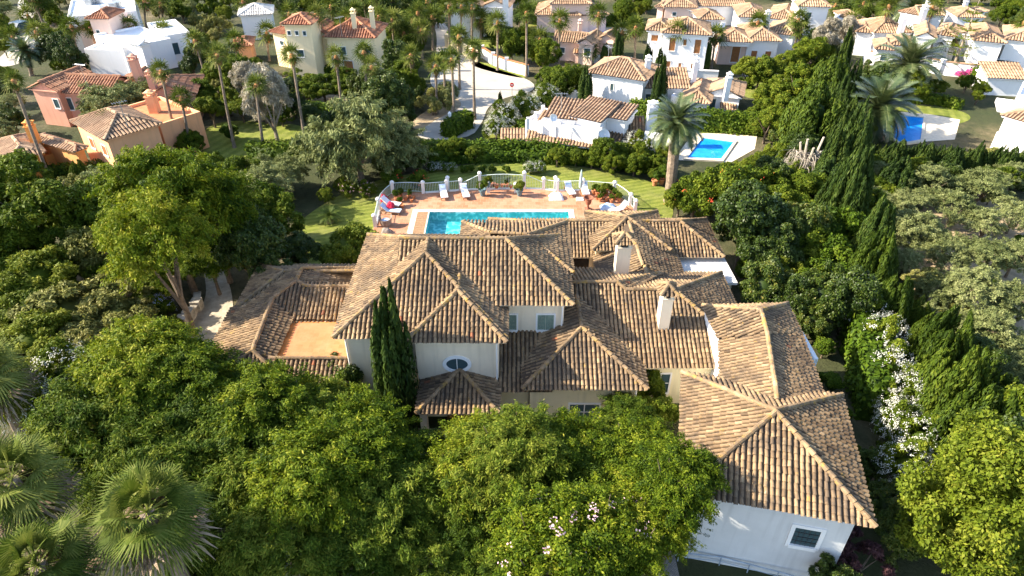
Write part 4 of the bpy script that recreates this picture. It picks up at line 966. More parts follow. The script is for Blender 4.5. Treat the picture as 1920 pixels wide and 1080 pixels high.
sunbed(1061,50,'blue canopied garden seat left of the distant pool')
# foreground railings, balcony and stone wall by the garage
def railing(name,label,pts,zs,h,mat,gap,parts=True,z_mid=()):
    a=[Vector((*p,z)) for p,z in zip(pts,zs)]
    T0=thing(name,label,'railing',a[0]); inv=Matrix.Translation(-a[0])
    def ad(m,nm): o=m.build(nm,mat,T0); o.matrix_parent_inverse=inv
    m=MB(); m.tube([p+Vector((0,0,h)) for p in a],.03,5); ad(m,'top_rail')
    for zm in z_mid: m=MB(); m.tube([p+Vector((0,0,zm)) for p in a],.018,4); ad(m,'rail')
    for i in range(len(a)-1):
        n=max(1,round((a[i+1]-a[i]).length/gap))
        for k in range(n+(i==len(a)-2)):
            p=a[i].lerp(a[i+1],k/n); m=MB(); m.tube([p,p+Vector((0,0,h))],.025,5); ad(m,'post')
    return T0
q=[P(1268,1062,-.4),P(1345,1070,-.4),P(1450,1098,-.4),P(1560,1130,-.4)]
railing('metal_railing','blue grey metal railing along the foot of the garage wall',[tuple(p)[:2] for p in q],[-.4]*4,1.0,'rail_blue',1.35,True,(.35,.7))
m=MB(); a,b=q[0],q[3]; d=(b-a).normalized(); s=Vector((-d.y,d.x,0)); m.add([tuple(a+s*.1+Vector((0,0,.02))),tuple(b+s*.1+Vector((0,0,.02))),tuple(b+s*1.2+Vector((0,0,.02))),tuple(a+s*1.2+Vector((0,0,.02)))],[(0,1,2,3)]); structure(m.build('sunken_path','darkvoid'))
bz=1.6; q=[P(1247,985,bz),P(1272,990,bz)]
c0=TE@Vector((-hw+.4,-hw+2.0,0)); c1=TE@Vector((-hw+.4,-hw+.7,0)); e=TE.to_3x3()@Vector((-1,0,0))
BT=thing('balcony','small balcony with blue grey rails on the left side of the garage block','balcony',(c0+c1)/2)
inv=Matrix.Translation(-(c0+c1)/2)
m=MB(); m.prism([tuple(c0)[:2],tuple(c1)[:2],tuple(c1+e*.9)[:2],tuple(c0+e*.9)[:2]],1.0,1.18); o=m.build('slab','white',BT); o.matrix_parent_inverse=inv
m=MB(); pts=[c1,c1+e*.88,c0+e*.88,c0]
m.tube([p+Vector((0,0,2.1)) for p in pts],.03,5); o=m.build('top_rail','rail_blue',BT); o.matrix_parent_inverse=inv
for i in range(3):
    for k in range(7):
        p=pts[i].lerp(pts[i+1],k/7); m=MB(); m.tube([p+Vector((0,0,1.15)),p+Vector((0,0,2.1))],.014,4); o=m.build('baluster','rail_blue',BT); o.matrix_parent_inverse=inv
wall_run([(1205,1100),(1222,1000),(1212,935),(1165,880)],1.0,.5,'rough stone retaining wall left of the garage','stone','stone')
# ================================================================== vegetation
def leaf_mesh(pos,nrm,tan,a,b,rnd,fold=0.3,extra=None):
    n=len(pos)
    nrm=nrm/np.linalg.norm(nrm,axis=1,keepdims=True)
    tan=tan-nrm*(tan*nrm).sum(1,keepdims=True); tan/=np.linalg.norm(tan,axis=1,keepdims=True)+1e-9
    bt=np.cross(nrm,tan); a=np.broadcast_to(a,(n,))[:,None]; b=np.broadcast_to(b,(n,))[:,None]
    v=np.empty((n,4,3)); v[:,0]=pos-tan*a; v[:,1]=pos+bt*b+nrm*b*fold; v[:,2]=pos+tan*a; v[:,3]=pos-bt*b+nrm*b*fold
    V_=v.reshape(-1,3); idx=np.arange(n*4,dtype=np.int32); cnt=np.full(n,4,dtype=np.int32); r=np.clip(rnd,0,1)
    if extra is not None:
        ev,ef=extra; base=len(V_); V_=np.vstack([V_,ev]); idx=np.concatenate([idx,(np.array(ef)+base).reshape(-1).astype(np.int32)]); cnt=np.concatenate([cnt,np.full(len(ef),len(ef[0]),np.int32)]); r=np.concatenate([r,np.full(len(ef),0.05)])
    return V_,idx,cnt,r
def np_mesh(name,data,mat):
    V_,idx,cnt,r=data
    me=bpy.data.meshes.new(name); me.vertices.add(len(V_)); me.vertices.foreach_set('co',V_.astype(np.float32).ravel())
    me.loops.add(len(idx)); me.loops.foreach_set('vertex_index',idx)
    me.polygons.add(len(cnt)); st=np.concatenate([[0],np.cumsum(cnt)[:-1]]).astype(np.int32); me.polygons.foreach_set('loop_start',st)
    at=me.attributes.new('rnd','FLOAT','FACE'); at.data.foreach_set('value',r.astype(np.float32))
    me.materials.append(M[mat]); me.update(calc_edges=True); me.validate(); return me
def unit(g,n):
    d=g.normal(size=(n,3)); return d/np.linalg.norm(d,axis=1,keepdims=True)
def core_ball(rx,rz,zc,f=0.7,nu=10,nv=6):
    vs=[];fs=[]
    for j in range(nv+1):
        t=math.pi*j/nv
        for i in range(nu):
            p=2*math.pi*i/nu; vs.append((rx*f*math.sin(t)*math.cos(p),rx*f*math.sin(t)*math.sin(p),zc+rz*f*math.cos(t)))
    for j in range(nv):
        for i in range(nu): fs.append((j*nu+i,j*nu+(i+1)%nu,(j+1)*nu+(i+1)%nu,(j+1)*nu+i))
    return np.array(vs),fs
def crown(seed,n,ncl,ls,el=1.8,rz=0.8,rc=(0.26,0.42),droop=0.3,core=None,low=-0.45,up=0.45,flat=0.85,spray=False):
    "leaf cloud of nominal radius 1, centre at 0; built of clumps"
    g=np.random.default_rng(seed)
    nl=max(7,ncl//7); D=unit(g,nl*6); D=D[D[:,2]>low][:nl]; fL=g.uniform(0.34,0.76,len(D))[:,None]
    CL=D*fL; CL[:,:2]*=(1+g.normal(0,0.10,(len(D),1))); RL=g.uniform(0.20,0.42,len(D))
    kl=g.choice(len(D),ncl,p=RL**2/(RL**2).sum()); d=unit(g,ncl)+D[kl]*0.8+np.array([0,0,.2]); d/=np.linalg.norm(d,axis=1,keepdims=True)
    C=(CL[kl]+d*(RL[kl]*(g.uniform(0.45,1.5,ncl) if spray else g.uniform(0.65,1.1,ncl)))[:,None])*np.array([1,1,rz]); rad=g.uniform(*rc,ncl)*0.55
    w=rad**2; k=g.choice(len(d),n,p=w/w.sum())
    dd=unit(g,n)+d[k]*0.75; dd/=np.linalg.norm(dd,axis=1,keepdims=True)
    rr=rad[k]*np.clip(1.08-np.abs(g.normal(0,0.34,n))+np.abs(g.normal(0,.12,n)),0.1,1.5)
    sub=np.sin(dd[:,0]*9+k)*np.sin(dd[:,1]*9+2*k)*np.sin(dd[:,2]*9+3*k)
    rr*=1+0.22*sub
    if spray:
        S=d*np.array([1,1,.45])+unit(g,ncl)*0.55; S/=np.linalg.norm(S,axis=1,keepdims=True); Ls=g.uniform(.16,.40,ncl); tt=g.uniform(-.35,1,n)
        wv=.026+.045*np.clip(1-np.abs(tt-.25),0,1); q=C[k]+S[k]*(tt*Ls[k])[:,None]+g.normal(0,1,(n,3))*wv[:,None]*np.array([1,1,.6]); q[:,2]-=.10*np.clip(tt,0,1)**2
        dd=(dd+S[k]*1.2); dd/=np.linalg.norm(dd,axis=1,keepdims=True)
    pos=q if spray else C[k]+dd*rr[:,None]*np.array([1,1,flat])
    nr=dd*0.55+np.array([0,0,up])+unit(g,n)*0.75
    tn=dd*np.array([1,1,0.2])+unit(g,n)*0.7-np.array([0,0,droop])
    s=ls*g.uniform(0.5,1.4,n)
    crnd=g.normal(0,0.13,len(d))
    rnd=np.clip(g.normal(0.47,0.17,n)+crnd[k],0,1)
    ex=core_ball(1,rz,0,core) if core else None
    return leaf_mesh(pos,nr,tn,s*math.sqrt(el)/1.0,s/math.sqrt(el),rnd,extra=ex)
def plume(seed,n,nst,ls,rx=0.5,h=2.0,taper=0.6,el=3.0,lean=0.25):
    "upright conifer: stems of upswept sprays; radius rx at widest, height h from 0"
    g=np.random.default_rng(seed)
    a=g.uniform(0,2*math.pi,nst); r0=rx*np.sqrt(g.uniform(0,1,nst))*0.75; top=h*(1-0.5*(r0/rx)**1.3)*g.uniform(0.72,1.0,nst)
    k=g.choice(nst,n,p=top/top.sum()); u=g.uniform(0,1,n)**0.8
    wid=rx*0.34*np.clip((1-u)**taper*1.25*np.minimum(1,u*6+.35),0.04,1)
    ang=g.uniform(0,2*math.pi,n); q=np.sqrt(g.uniform(0.25,1,n))
    base=np.stack([np.cos(a)*r0,np.sin(a)*r0,np.zeros(nst)],1)
    out=np.stack([np.cos(a),np.sin(a),np.zeros(nst)],1)
    pos=base[k]+out[k]*(u*lean*rx*np.sin(u*3.0))[:,None]; pos[:,2]=u*top[k]
    rd=np.stack([np.cos(ang),np.sin(ang),np.zeros(n)],1)
    pos+=rd*(wid*q)[:,None]
    nr=rd+unit(g,n)*0.5+np.array([0,0,.25]); tn=rd*0.55+np.array([0,0,1.0])+unit(g,n)*0.25
    s=ls*g.uniform(0.6,1.3,n); rnd=np.clip(g.normal(0.45,0.18,n)+g.normal(0,.1,nst)[k],0,1)
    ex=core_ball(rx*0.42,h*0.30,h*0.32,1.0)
    return leaf_mesh(pos,nr,tn,s*math.sqrt(el),s/math.sqrt(el),rnd,extra=ex)
SP={}
def species(key,name,mat,datas): SP[key]=[np_mesh(name+' crown',d,mat) for d in datas]
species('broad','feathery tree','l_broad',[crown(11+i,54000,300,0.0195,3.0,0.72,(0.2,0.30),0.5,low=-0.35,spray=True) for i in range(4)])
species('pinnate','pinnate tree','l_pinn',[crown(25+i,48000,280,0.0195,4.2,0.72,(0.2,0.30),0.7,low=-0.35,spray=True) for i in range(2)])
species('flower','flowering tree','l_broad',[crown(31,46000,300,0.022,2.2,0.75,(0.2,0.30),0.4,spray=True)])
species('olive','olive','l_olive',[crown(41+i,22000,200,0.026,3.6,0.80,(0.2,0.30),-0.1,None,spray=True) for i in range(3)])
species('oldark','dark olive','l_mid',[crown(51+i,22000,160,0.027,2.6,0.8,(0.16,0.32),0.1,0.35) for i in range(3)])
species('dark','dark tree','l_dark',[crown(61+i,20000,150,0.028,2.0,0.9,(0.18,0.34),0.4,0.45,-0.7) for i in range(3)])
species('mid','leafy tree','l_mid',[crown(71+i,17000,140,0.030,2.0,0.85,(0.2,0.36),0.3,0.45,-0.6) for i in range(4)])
species('lime','lime tree','l_lime',[crown(81+i,17000,140,0.029,2.2,0.8,(0.2,0.36),0.3,0.45,-0.6) for i in range(2)])
species('ball','dense round tree','l_lime',[crown(91,60000,240,0.019,1.9,1.0,(0.20,0.32),0.1,0.6,-0.7)])
species('grey','feathery grey tree','l_grey',[crown(95,16000,110,0.030,4.5,0.9,(0.2,0.38),0.6,None,-0.6)])
species('dry','dry shrub','l_dry',[crown(97+i,9000,70,0.034,2.8,0.8,(0.2,0.36),0.2,0.4) for i in range(2)])
species('bush','bush','l_hedge',[crown(101+i,7000,60,0.042,1.8,0.85,(0.28,0.46),0.2,0.5,-0.5) for i in range(3)])
species('oleander','oleander','l_mid',[crown(111+i,11000,70,0.032,2.8,0.9,(0.22,0.38),0.1,0.45) for i in range(2)])
species('pepper','weeping pepper tree','l_olive',[crown(121,30000,220,0.026,3.6,0.85,(0.2,0.30),1.0,None,-0.5,spray=True)])
species('purple','purple shrub','l_purple',[crown(125,6000,40,0.045,2.0,0.9,(0.2,0.35),0.2)])
species('conifer','bushy conifer','l_conifer',[plume(131+i,22000,46,0.024,0.5,2.0,0.5,3.4,0.5) for i in range(3)])
species('thuja','wispy dark conifer','l_cypress',[plume(141+i,16000,40,0.026,0.5,2.0,0.5,3.2,0.4) for i in range(2)])
species('cypress','slender cypress','l_cypress',[plume(151+i,16000,26,0.022,0.36,2.0,0.55,3.0,0.1) for i in range(2)])
FLW={}
for key,mt,n,ls in (('white','f_white',1500,0.022),('pink','f_pink',260,0.022),('red','f_red',160,0.03),('magenta','f_magenta',2600,0.05),('blue','f_blue',500,0.02),('redfew','f_red',40,0.018)):
    g=np.random.default_rng(len(key)*7+n)
    nc=max(8,n//9); d=unit(g,nc*3); d=d[d[:,2]>-0.2][:nc]; k=g.choice(len(d),n); dd=d[k]+unit(g,n)*0.07
    pos=dd*np.array([1,1,.88])*g.uniform(0.90,1.04,n)[:,None]
    FLW[key]=np_mesh('blossom '+key,leaf_mesh(pos,dd+unit(g,n)*.5,unit(g,n),ls*g.uniform(.7,1.3,n),ls*g.uniform(.7,1.3,n)*.8,g.uniform(0,1,n)),mt)
def trunk_mesh(seed,limbs=5,bark='bark'):
    "trunk of height 1 (to crown centre), limbs spread out to radius 0.55"
    rs=random.Random(seed); m=MB()
    m.tube([(0,0,-.05),(0.02,0,.3),(0,0.03,.62)],[.085,.06,.05],7)
    for k in range(limbs):
        a=2*math.pi*k/limbs+rs.uniform(-.4,.4); r=rs.uniform(.3,.6)
        z=rs.uniform(.3,.6)
        p=[(0,0,z*.9),(r*.35*math.cos(a),r*.35*math.sin(a),z+.2),(r*.8*math.cos(a),r*.8*math.sin(a),z+.5),(r*1.2*math.cos(a),r*1.2*math.sin(a),z+.75)]
        m.tube(p,[.045,.032,.018,.006],5)
    return m.mesh('tree trunk',bark)
TR=[trunk_mesh(1),trunk_mesh(2,6),trunk_mesh(3,4,'palebark')]
PLANTS=[]   # (object, noun phrase, px, py)
CONI=('conifer','thuja','cypress')
# per species: name, category, phrase, crown half height ratio, trunk clear height ratio
INFO={'pinnate':('leafy_tree','tree','deep green pinnate leaved tree',.74,.5),'broad':('leafy_tree','tree','bright green feathery leaved tree',.74,.55),'flower':('flowering_tree','tree','green tree with scattered pink blossom',.78,.4),'olive':('olive_tree','tree','grey green olive tree',.8,.25),
'oldark':('round_tree','tree','dull green bushy tree',.8,.2),'dark':('evergreen_tree','tree','dark glossy evergreen tree',.95,.2),'mid':('leafy_tree','tree','mid green leafy tree',.88,.15),'lime':('lime_green_tree','tree','yellow green leafy tree',.85,.2),
'ball':('round_tree','tree','dense round lime green tree',1.0,.1),'grey':('bare_tree','tree','bleached feathery grey tree',.95,.25),'dry':('dry_shrub','shrub','dry yellowish shrub',.8,.05),'bush':('shrub','shrub','clipped dark green shrub',.85,0.0),
'oleander':('oleander_shrub','shrub','oleander shrub',.9,0.0),'pepper':('pepper_tree','tree','weeping pale green pepper tree',.9,.35),'purple':('purple_shrub','shrub','purple leaved shrub with pinkish tips',.9,0),
'conifer':('bushy_conifer','conifer','bushy yellow green conifer',1,0),'thuja':('conifer','conifer','wispy dark green conifer',1,0),'cypress':('cypress_tree','cypress','slender dark cypress',1,0)}
def plant(sp,px,py,wpx,ar=1.0,tr=None,flower=None,phrase=None,z0=0.0,label=None,rz=None):
    "px,py = middle of the crown in the photograph, wpx = its width there"
    name,cat,ph,hz,tz=INFO[sp]
    if tr is not None: tz=tr
    coni=sp in CONI
    r=2.0
    if coni: ar=ar*1.3
    for _ in range(4):
        hh=(r*2*ar if coni else r*hz*ar); zc=z0+(hh*1.0 if coni else hh+tz*r*2)
        if coni: zc=z0+hh*0.5
        p=P(px,py,zc); r=wpx/2*mpp(p.x,p.y,zc)
    rs=random.Random(int(px*31+py*17))
    me=SP[sp][rs.randrange(len(SP[sp]))]
    T0=bpy.data.objects.new(name,None); COL.objects.link(T0); T0.location=(p.x,p.y,z0); T0.rotation_euler=(0,0,rs.uniform(0,6.28) if rz is None else rz); T0.empty_display_size=.3
    THINGS.append(T0)
    T0['category']=cat; T0['group']=cat+'s of the gardens'
    if coni:
        wd=0.5 if sp!='cypress' else 0.36
        hh=2*r*ar
        c=inst('crown',me,T0,(0,0,0.1),0,(r/wd*0.92,r/wd*0.92,hh/2.0))
        inst('trunk',TR[0],T0,(0,0,0),0,(r*.8,r*.8,hh*.35))
    else:
        c=inst('crown',me,T0,(0,0,zc-z0),0,(r,r,r*ar*hz/0.8))
        inst('trunk',TR[2] if sp in('grey','pepper') else TR[rs.randrange(2)],T0,(0,0,0),rs.uniform(0,6),(r*1.0,r*1.0,(zc-z0)))
    if flower: inst('blossom',FLW[flower],c,(0,0,(1.0 if coni else 0)),0,(1,1,1))
    if label: T0['label']=label
    else: PLANTS.append((T0,phrase or ph,px,py))
    return T0
# ------------------------------------------------ palms
def fan_crown(seed,nleaf,nl,segs,emin=-35,dead=False,R_=1.0):
    g=random.Random(seed); vs=[];fs=[];rn=[]
    for i in range(nleaf):
        u=(i+.5)/nleaf; az=i*2.39996+g.uniform(-.3,.3); e=R(82-(82-emin)*u**0.9+g.uniform(-8,8))
        d=Vector((math.cos(az)*math.cos(e),math.sin(az)*math.cos(e),math.sin(e)))
        s=Vector((-math.sin(az),math.cos(az),0)); nn=d.cross(s)
        if nn.z<0: nn=-nn
        roll=g.uniform(-.8,.8); s2=s*math.cos(roll)+nn*math.sin(roll); n2=d.cross(s2); n2=n2 if n2.z>0 else -n2
        Lp=R_*g.uniform(.36,.5); L=R_*g.uniform(.46,.70); hub=d*Lp
        r=g.uniform(.25,.8)
        b=len(vs); w0=.012*R_
        vs+=[tuple(s2*w0),tuple(-s2*w0),tuple(hub-s2*w0),tuple(hub+s2*w0)]; fs.append((b,b+1,b+2,b+3)); rn.append(.8)
        for k in range(nl):
            a=R(-110+220*(k+.5)/nl)
            dr=d*math.cos(a)+s2*math.sin(a)+n2*(.22-.25*abs(math.sin(a)))
            dr.normalize(); sd=(s2*math.cos(a)-d*math.sin(a))
            l=L*(1-.22*abs(math.sin(a/2)))*g.uniform(.9,1.08); wd=L*1.5/nl*.95
            prev=None
            for q in range(segs+1):
                t=q/segs; p=hub+dr*(l*t)-Vector((0,0,1))*(l*(.16+.34*u)*t*t)
                if t>.7 and segs>1: p-=Vector((0,0,1))*l*.10
                ww=wd*(.35+.65*min(1,t*2.2))*(1 if t<.6 else max(.08,(1-t)/.4)) if segs>1 else wd*(.6 if q==0 else .25)
                vs+=[tuple(p-sd*ww/2),tuple(p+sd*ww/2)]
                if q: fs.append((len(vs)-4,len(vs)-3,len(vs)-1,len(vs)-2)); rn.append(min(1,max(0,r+g.gauss(0,.1))))
    m=MB(); m.v=vs; m.f=fs; m.r=rn; return m
def date_crown(seed,nf,nl,R_=1.0):
    g=random.Random(seed); m=MB()
    for i in range(nf):
        u=(i+.5)/nf; az=i*2.39996+g.uniform(-.2,.2); e=R(84-105*u+g.uniform(-6,6)); L=R_*g.uniform(.95,1.1)
        h=Vector((math.cos(az),math.sin(az),0)); s=Vector((-math.sin(az),math.cos(az),0))
        pts=[Vector((0,0,0))]; ee=e
        for k in range(8):
            ee-=R(7+5*u)*(1 if k>1 else .5); pts.append(pts[-1]+(h*math.cos(ee)+Vector((0,0,1))*math.sin(ee))*L/8)
        m.tube(pts,[.012*(1-k/9) +.003 for k in range(9)],3,cap=False,rnd=.85)
        r=g.uniform(.2,.8)
        for k in range(nl):
            t=(k+1)/(nl+.5)*8; j=min(7,int(t)); p=pts[j].lerp(pts[j+1],t-j); dr=(pts[j+1]-pts[j]).normalized(); up=dr.cross(s); up=up if up.z>0 else -up
            l=L*.27*math.sin(math.pi*min(1,.18+.80*(k/nl)))**.6
            for sg in (-1,1):
                v=(s*sg*.85+dr*.55+up*.35).normalized(); tip=p+v*l-Vector((0,0,1))*l*.25; w=dr*L*.024
                m.add([p-w,p+w,tip],[(0,1,2)],min(1,max(0,r+g.gauss(0,.12))))
    return m
FANC=[fan_crown(200+i,34,9,1,-38).mesh('fan palm crown','l_palm') for i in range(3)]
FAND=[]
for i in range(2):
    m=fan_crown(210+i,16,7,1,-85); m.v=[(x*.55,y*.55,-abs(z)*.8-.12) for x,y,z in m.v]; FAND.append(m.mesh('dead fronds','l_dead'))
FANBIG=[fan_crown(220+i,36,30,4,-55).mesh('large fan palm crown','l_palm') for i in range(2)]
mdd=fan_crown(230,18,14,3,-60); mdd.v=[(x*.95,y*.95,-abs(z)*.75-.22) for x,y,z in mdd.v]; FANBIGD=mdd.mesh('large dead fronds','l_dead')
DATEC=[date_crown(240+i,64,26).mesh('date palm crown','l_date') for i in range(2)]
def fan_palm(cx,cy,bx,by,wpx=None,z0=0):
    b=P(bx,by,0); d=b.y
    c=on_plane(cx,cy,(0,d,0),Vector((0,1,0)))
    rs=random.Random(int(cx*7+cy))
    T0=bpy.data.objects.new('fan_palm',None); COL.objects.link(T0); T0.location=b; THINGS.append(T0); T0['category']='palm'; T0['group']='tall slender fan palms'
    hgt=c.z; off=Vector((c.x-b.x,0,0)); r=(wpx or 38)/2*mpp(c.x,d,hgt)*1.4
    k=0.4+rs.uniform(-.2,.3)
    m=MB(); pts=[(off.x*(t*k+t*t*(1-k)),0,hgt*t) for t in (0,.05,.25,.5,.75,.93,1.0)]
    s=max(.16,min(.24,hgt*.017)); m.tube(pts,[s*1.35,s*1.05,s*.9,s*.8,s*.75,s*.8,s*.5],8); m.build('trunk','palmbark',T0)
    m=MB(); zt=hgt
    m.lathe([(s*.8,-r*.75),(s*1.5,-r*.55),(s*1.7,-r*.25),(s*1.2,0),(.02,r*.1)],9,None,None,(off.x,0,zt)); m.build('leaf_bases','palmtop',T0)
    q=inst('crown',FANC[rs.randrange(3)],T0,(off.x,0,hgt),rs.uniform(0,6),(r,r,r))
    inst('dead_fronds',FAND[rs.randrange(2)],T0,(off.x,0,hgt),rs.uniform(0,6),(r,r,r*1.0))
    PLANTS.append((T0,'tall slender fan palm',cx,cy)); return T0
def date_palm(cx,cy,bx,by,wpx,label,tr=0.38):
    b=P(bx,by,0); c=on_plane(cx,cy,(0,b.y,0),Vector((0,1,0))); r=wpx/2*mpp(c.x,b.y,c.z)*1.2; rs=random.Random(cx)
    T0=thing('date_palm',label,'palm',b); off=c.x-b.x; h=c.z
    m=MB(); n=14
    m.tube([(off*t,0,h*t) for t in [k/n for k in range(n+1)]],[tr*(1.25 if k==0 else (1.0+.05*(k%2)))*(1.0 if k<n-2 else 1.35) for k in range(n+1)],10); m.build('trunk','palmbark',T0)
    m=MB(); m.lathe([(tr*1.1,-.5),(tr*1.7,-.15),(tr*1.5,.2),(.05,.45)],10,None,None,(off,0,h)); m.build('leaf_bases','palmtop',T0)
    inst('crown',DATEC[cx%2],T0,(off,0,h+.25),rs.uniform(0,6),(r,r,r))
    return T0
def hedge(pts,w,h,label,n=None,ls=0.12,mat='l_hedge',z0=0.0,name='hedge',cat='hedge',rough=0.10):
    pts=[Vector((*p,0)) for p in pts]; g=np.random.default_rng(abs(hash(tuple(map(tuple,pts))))%9999 if False else int(abs(pts[0].x*100)+len(pts)))
    pos=[];nr=[];ev=[];ef=[]
    for i in range(len(pts)-1):
        a,b=pts[i],pts[i+1]; L=(b-a).length; d=(b-a)/L; s=Vector((-d.y,d.x,0))
        area=[L*h,L*h,L*w,w*h,w*h]; k=int((n or 130)*sum(area)*(0.12/ls)**2*.5)
        f=g.choice(5,k,p=np.array(area)/sum(area)); u,v=g.uniform(0,1,k),g.uniform(0,1,k)
        dA,sA,Z=np.array(d),np.array(s),np.array([0,0,1.0]); A_=np.array(a)
        x=np.where(f<3,u*L,np.where(f==3,0,L)); y=np.where(f==0,-w/2,np.where(f==1,w/2,np.where(f==2,(v-.5)*w,(u-.5)*w))); z=np.where(f==2,h,v*h)
        y=y*(1-0.12*z/h)
        p=A_+x[:,None]*dA+y[:,None]*sA+z[:,None]*Z; q=np.where((f==0)[:,None],-sA,np.where((f==1)[:,None],sA,np.where((f==2)[:,None],Z,np.where((f==3)[:,None],-dA,dA))))
        wob=np.sin(p[:,0]*1.7+p[:,1]*1.3)*np.sin(p[:,2]*2.1+p[:,0]*.9)*rough*1.3
        p=p+q*(g.normal(0,rough,k)+wob)[:,None]; pos.append(p); nr.append(q*.8+Z*.25)
        o=len(ev); e=.1
        for (uu,vv,zz) in ((0,-1,0),(L,-1,0),(L,1,0),(0,1,0),(0,-1,1),(L,-1,1),(L,1,1),(0,1,1)): ev.append(a+d*uu+s*vv*(w/2-.12)*(1-.12*zz)+Vector((0,0,zz*(h-.12))))
        for q4 in ((4,5,6,7),(0,1,5,4),(1,2,6,5),(2,3,7,6),(3,0,4,7)): ef.append(tuple(t+o for t in q4))
    pos=np.vstack(pos); nr=np.vstack(nr); k=len(pos); nr=nr+unit(g,k)*.5
    s_=ls*g.uniform(.6,1.3,k)
    O_=pts[0].copy(); pos=pos-np.array(O_); ev=[v-O_ for v in ev]
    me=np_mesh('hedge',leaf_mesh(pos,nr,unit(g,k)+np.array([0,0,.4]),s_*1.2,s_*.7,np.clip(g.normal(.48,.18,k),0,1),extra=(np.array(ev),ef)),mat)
    o=bpy.data.objects.new(name,me); COL.objects.link(o); o.location=(O_.x,O_.y,z0); return tag(o,label,cat)
def hedge_px(pts,w,h,label,**k): return hedge([tuple(P(x,y,0))[:2] for x,y in pts],w,h,label,**k)
# ================================================================== planting plan (crown centre pixel, width in pixels of the photograph)
# front canopy
for a in [(265,690,210),(350,725,190),(180,790,230),(400,790,210),(280,870,220),(500,765,190),(590,790,190),(480,860,210),(585,890,220),(675,830,190),(745,885,180),(720,950,210),(890,868,180),(965,848,180),(1055,850,170),(880,910,200),(990,900,210),(1110,880,180),(1185,860,170),(1240,900,150),(1120,940,190),(540,1010,220),(420,960,180),(660,1050,190),(140,800,130),(1180,790,110),(780,960,150),(640,940,180),(450,730,110),(1270,960,110),(800,1050,150),(730,1030,130),(880,1000,150),(930,1060,150)]:
    plant('pinnate' if (a[0]*3+a[1])%10<4 else 'broad',*a,ar=.95,tr=.35+.45*((a[0]*7+a[1]*3)%10)/10)
plant('flower',1020,1030,210,.9,.9,flower='pink',phrase='green tree with scattered pink blossom'); plant('flower',1120,1020,200,.9,.9,flower='pink'); plant('broad',1180,1010,170,1.0,1.0); plant('broad',1225,1000,130,1.1,1.3); plant('broad',1275,905,160,1.0,1.3); plant('mid',440,1050,90); plant('mid',390,1075,90); plant('mid',350,1060,80); plant('flower',1190,985,150,1,.9,flower='pink')
plant('dark',640,722,100,1.1,phrase='dark rounded evergreen against the villa wall'); plant('mid',1215,725,70,1.3); plant('mid',1255,690,60,1.2,label='light green climber between the warm yellow wall and the garage roof'); plant('mid',1235,770,80); plant('bush',940,735,45,label='small shrub on the corner of the porch roof')
plant('cypress',741,664,104,2.9,label='dark slender cypress standing against the front wall of the villa')
plant('oleander',130,715,130,1.2,.2,flower='white',phrase='white flowering oleander'); plant('oleander',55,765,120,1.2,.3,flower='white',phrase='white flowering oleander'); plant('oleander',210,700,110,flower='white',phrase='white flowering oleander')
plant('purple',1620,1055,110,label='purple brown shrub with pinkish tips at the right corner of the garage'); plant('purple',1570,1068,70,label='small purple shrub in front of the garage window')
plant('dark',1560,1090,90)
for a in [(1545,655,50),(1560,720,50),(1575,780,45),(1530,620,45),(1590,850,50),(1610,910,50)]: plant('bush',*a)
# left side
plant('broad',305,365,190,1.25,.7); plant('broad',390,385,150,1.25,.7); plant('broad',300,445,180,1.3,.8,label='tall green tree with a forked trunk beside the gravel lane'); plant('broad',390,480,100,.8,.6); plant('broad',250,430,110,1.2,.6)
plant('pepper',668,272,165,.95,.0,label='weeping pale green pepper tree behind the pool lawn, left part'); plant('pepper',742,280,100,.95,.0,label='smaller weeping pepper tree right beside the larger one')
for a in [(500,345,90),(540,320,70),(200,352,95)]: plant('olive',*a)
for a in [(60,385,200),(130,430,130),(20,450,150),(500,400,130),(460,460,120),(30,330,100),(445,330,90)]: plant('oldark',*a)
for a in [(440,430,120),(480,480,130),(520,520,90),(560,480,80)]: plant('dark',*a)
for a in [(65,525,150),(195,555,150),(120,590,170),(60,640,150),(30,585,120),(240,610,120),(150,640,130)]: plant('lime',*a,.8) if a[0]<100 else plant('dry',*a,.8)
for a in [(220,600,130),(160,650,120)]: plant('dry',*a)
plant('oleander',300,580,60,flower='blue',phrase='pale blue flowering shrub'); plant('oleander',170,690,90,flower='blue',phrase='pale blue flowering shrub')
for a in [(325,612,44),(20,500,90),(60,480,70),(300,530,70),(275,560,50)]: plant('mid',*a)
for a in [(610,365,30),(640,345,30)]: plant('mid',*a)
for a in [(655,350,40),(690,355,35)]: plant('oleander',*a,flower='pink',phrase='pale pink flowering shrub')
plant('lime',655,464,112,1.0,phrase='light green rounded tree beside the left wing'); 
plant('bush',738,336,42,flower='red',phrase='red flowering shrub behind the fence'); plant('bush',785,338,40,flower='red',phrase='red flowering shrub behind the fence')
# sago palm on the lawn
T0=thing('sago_palm','small dark sago palm standing on the left lawn',"palm",P(620,418,0)); MB().tube([(0,0,0),(0,0,.55)],[.25,.2],8).build('trunk','palmbark',T0)
mdc=date_crown(300,34,16); sg=mdc.mesh('sago crown','l_cypress'); inst('crown',sg,T0,(0,0,.6),0,(1.0,1.0,.9))
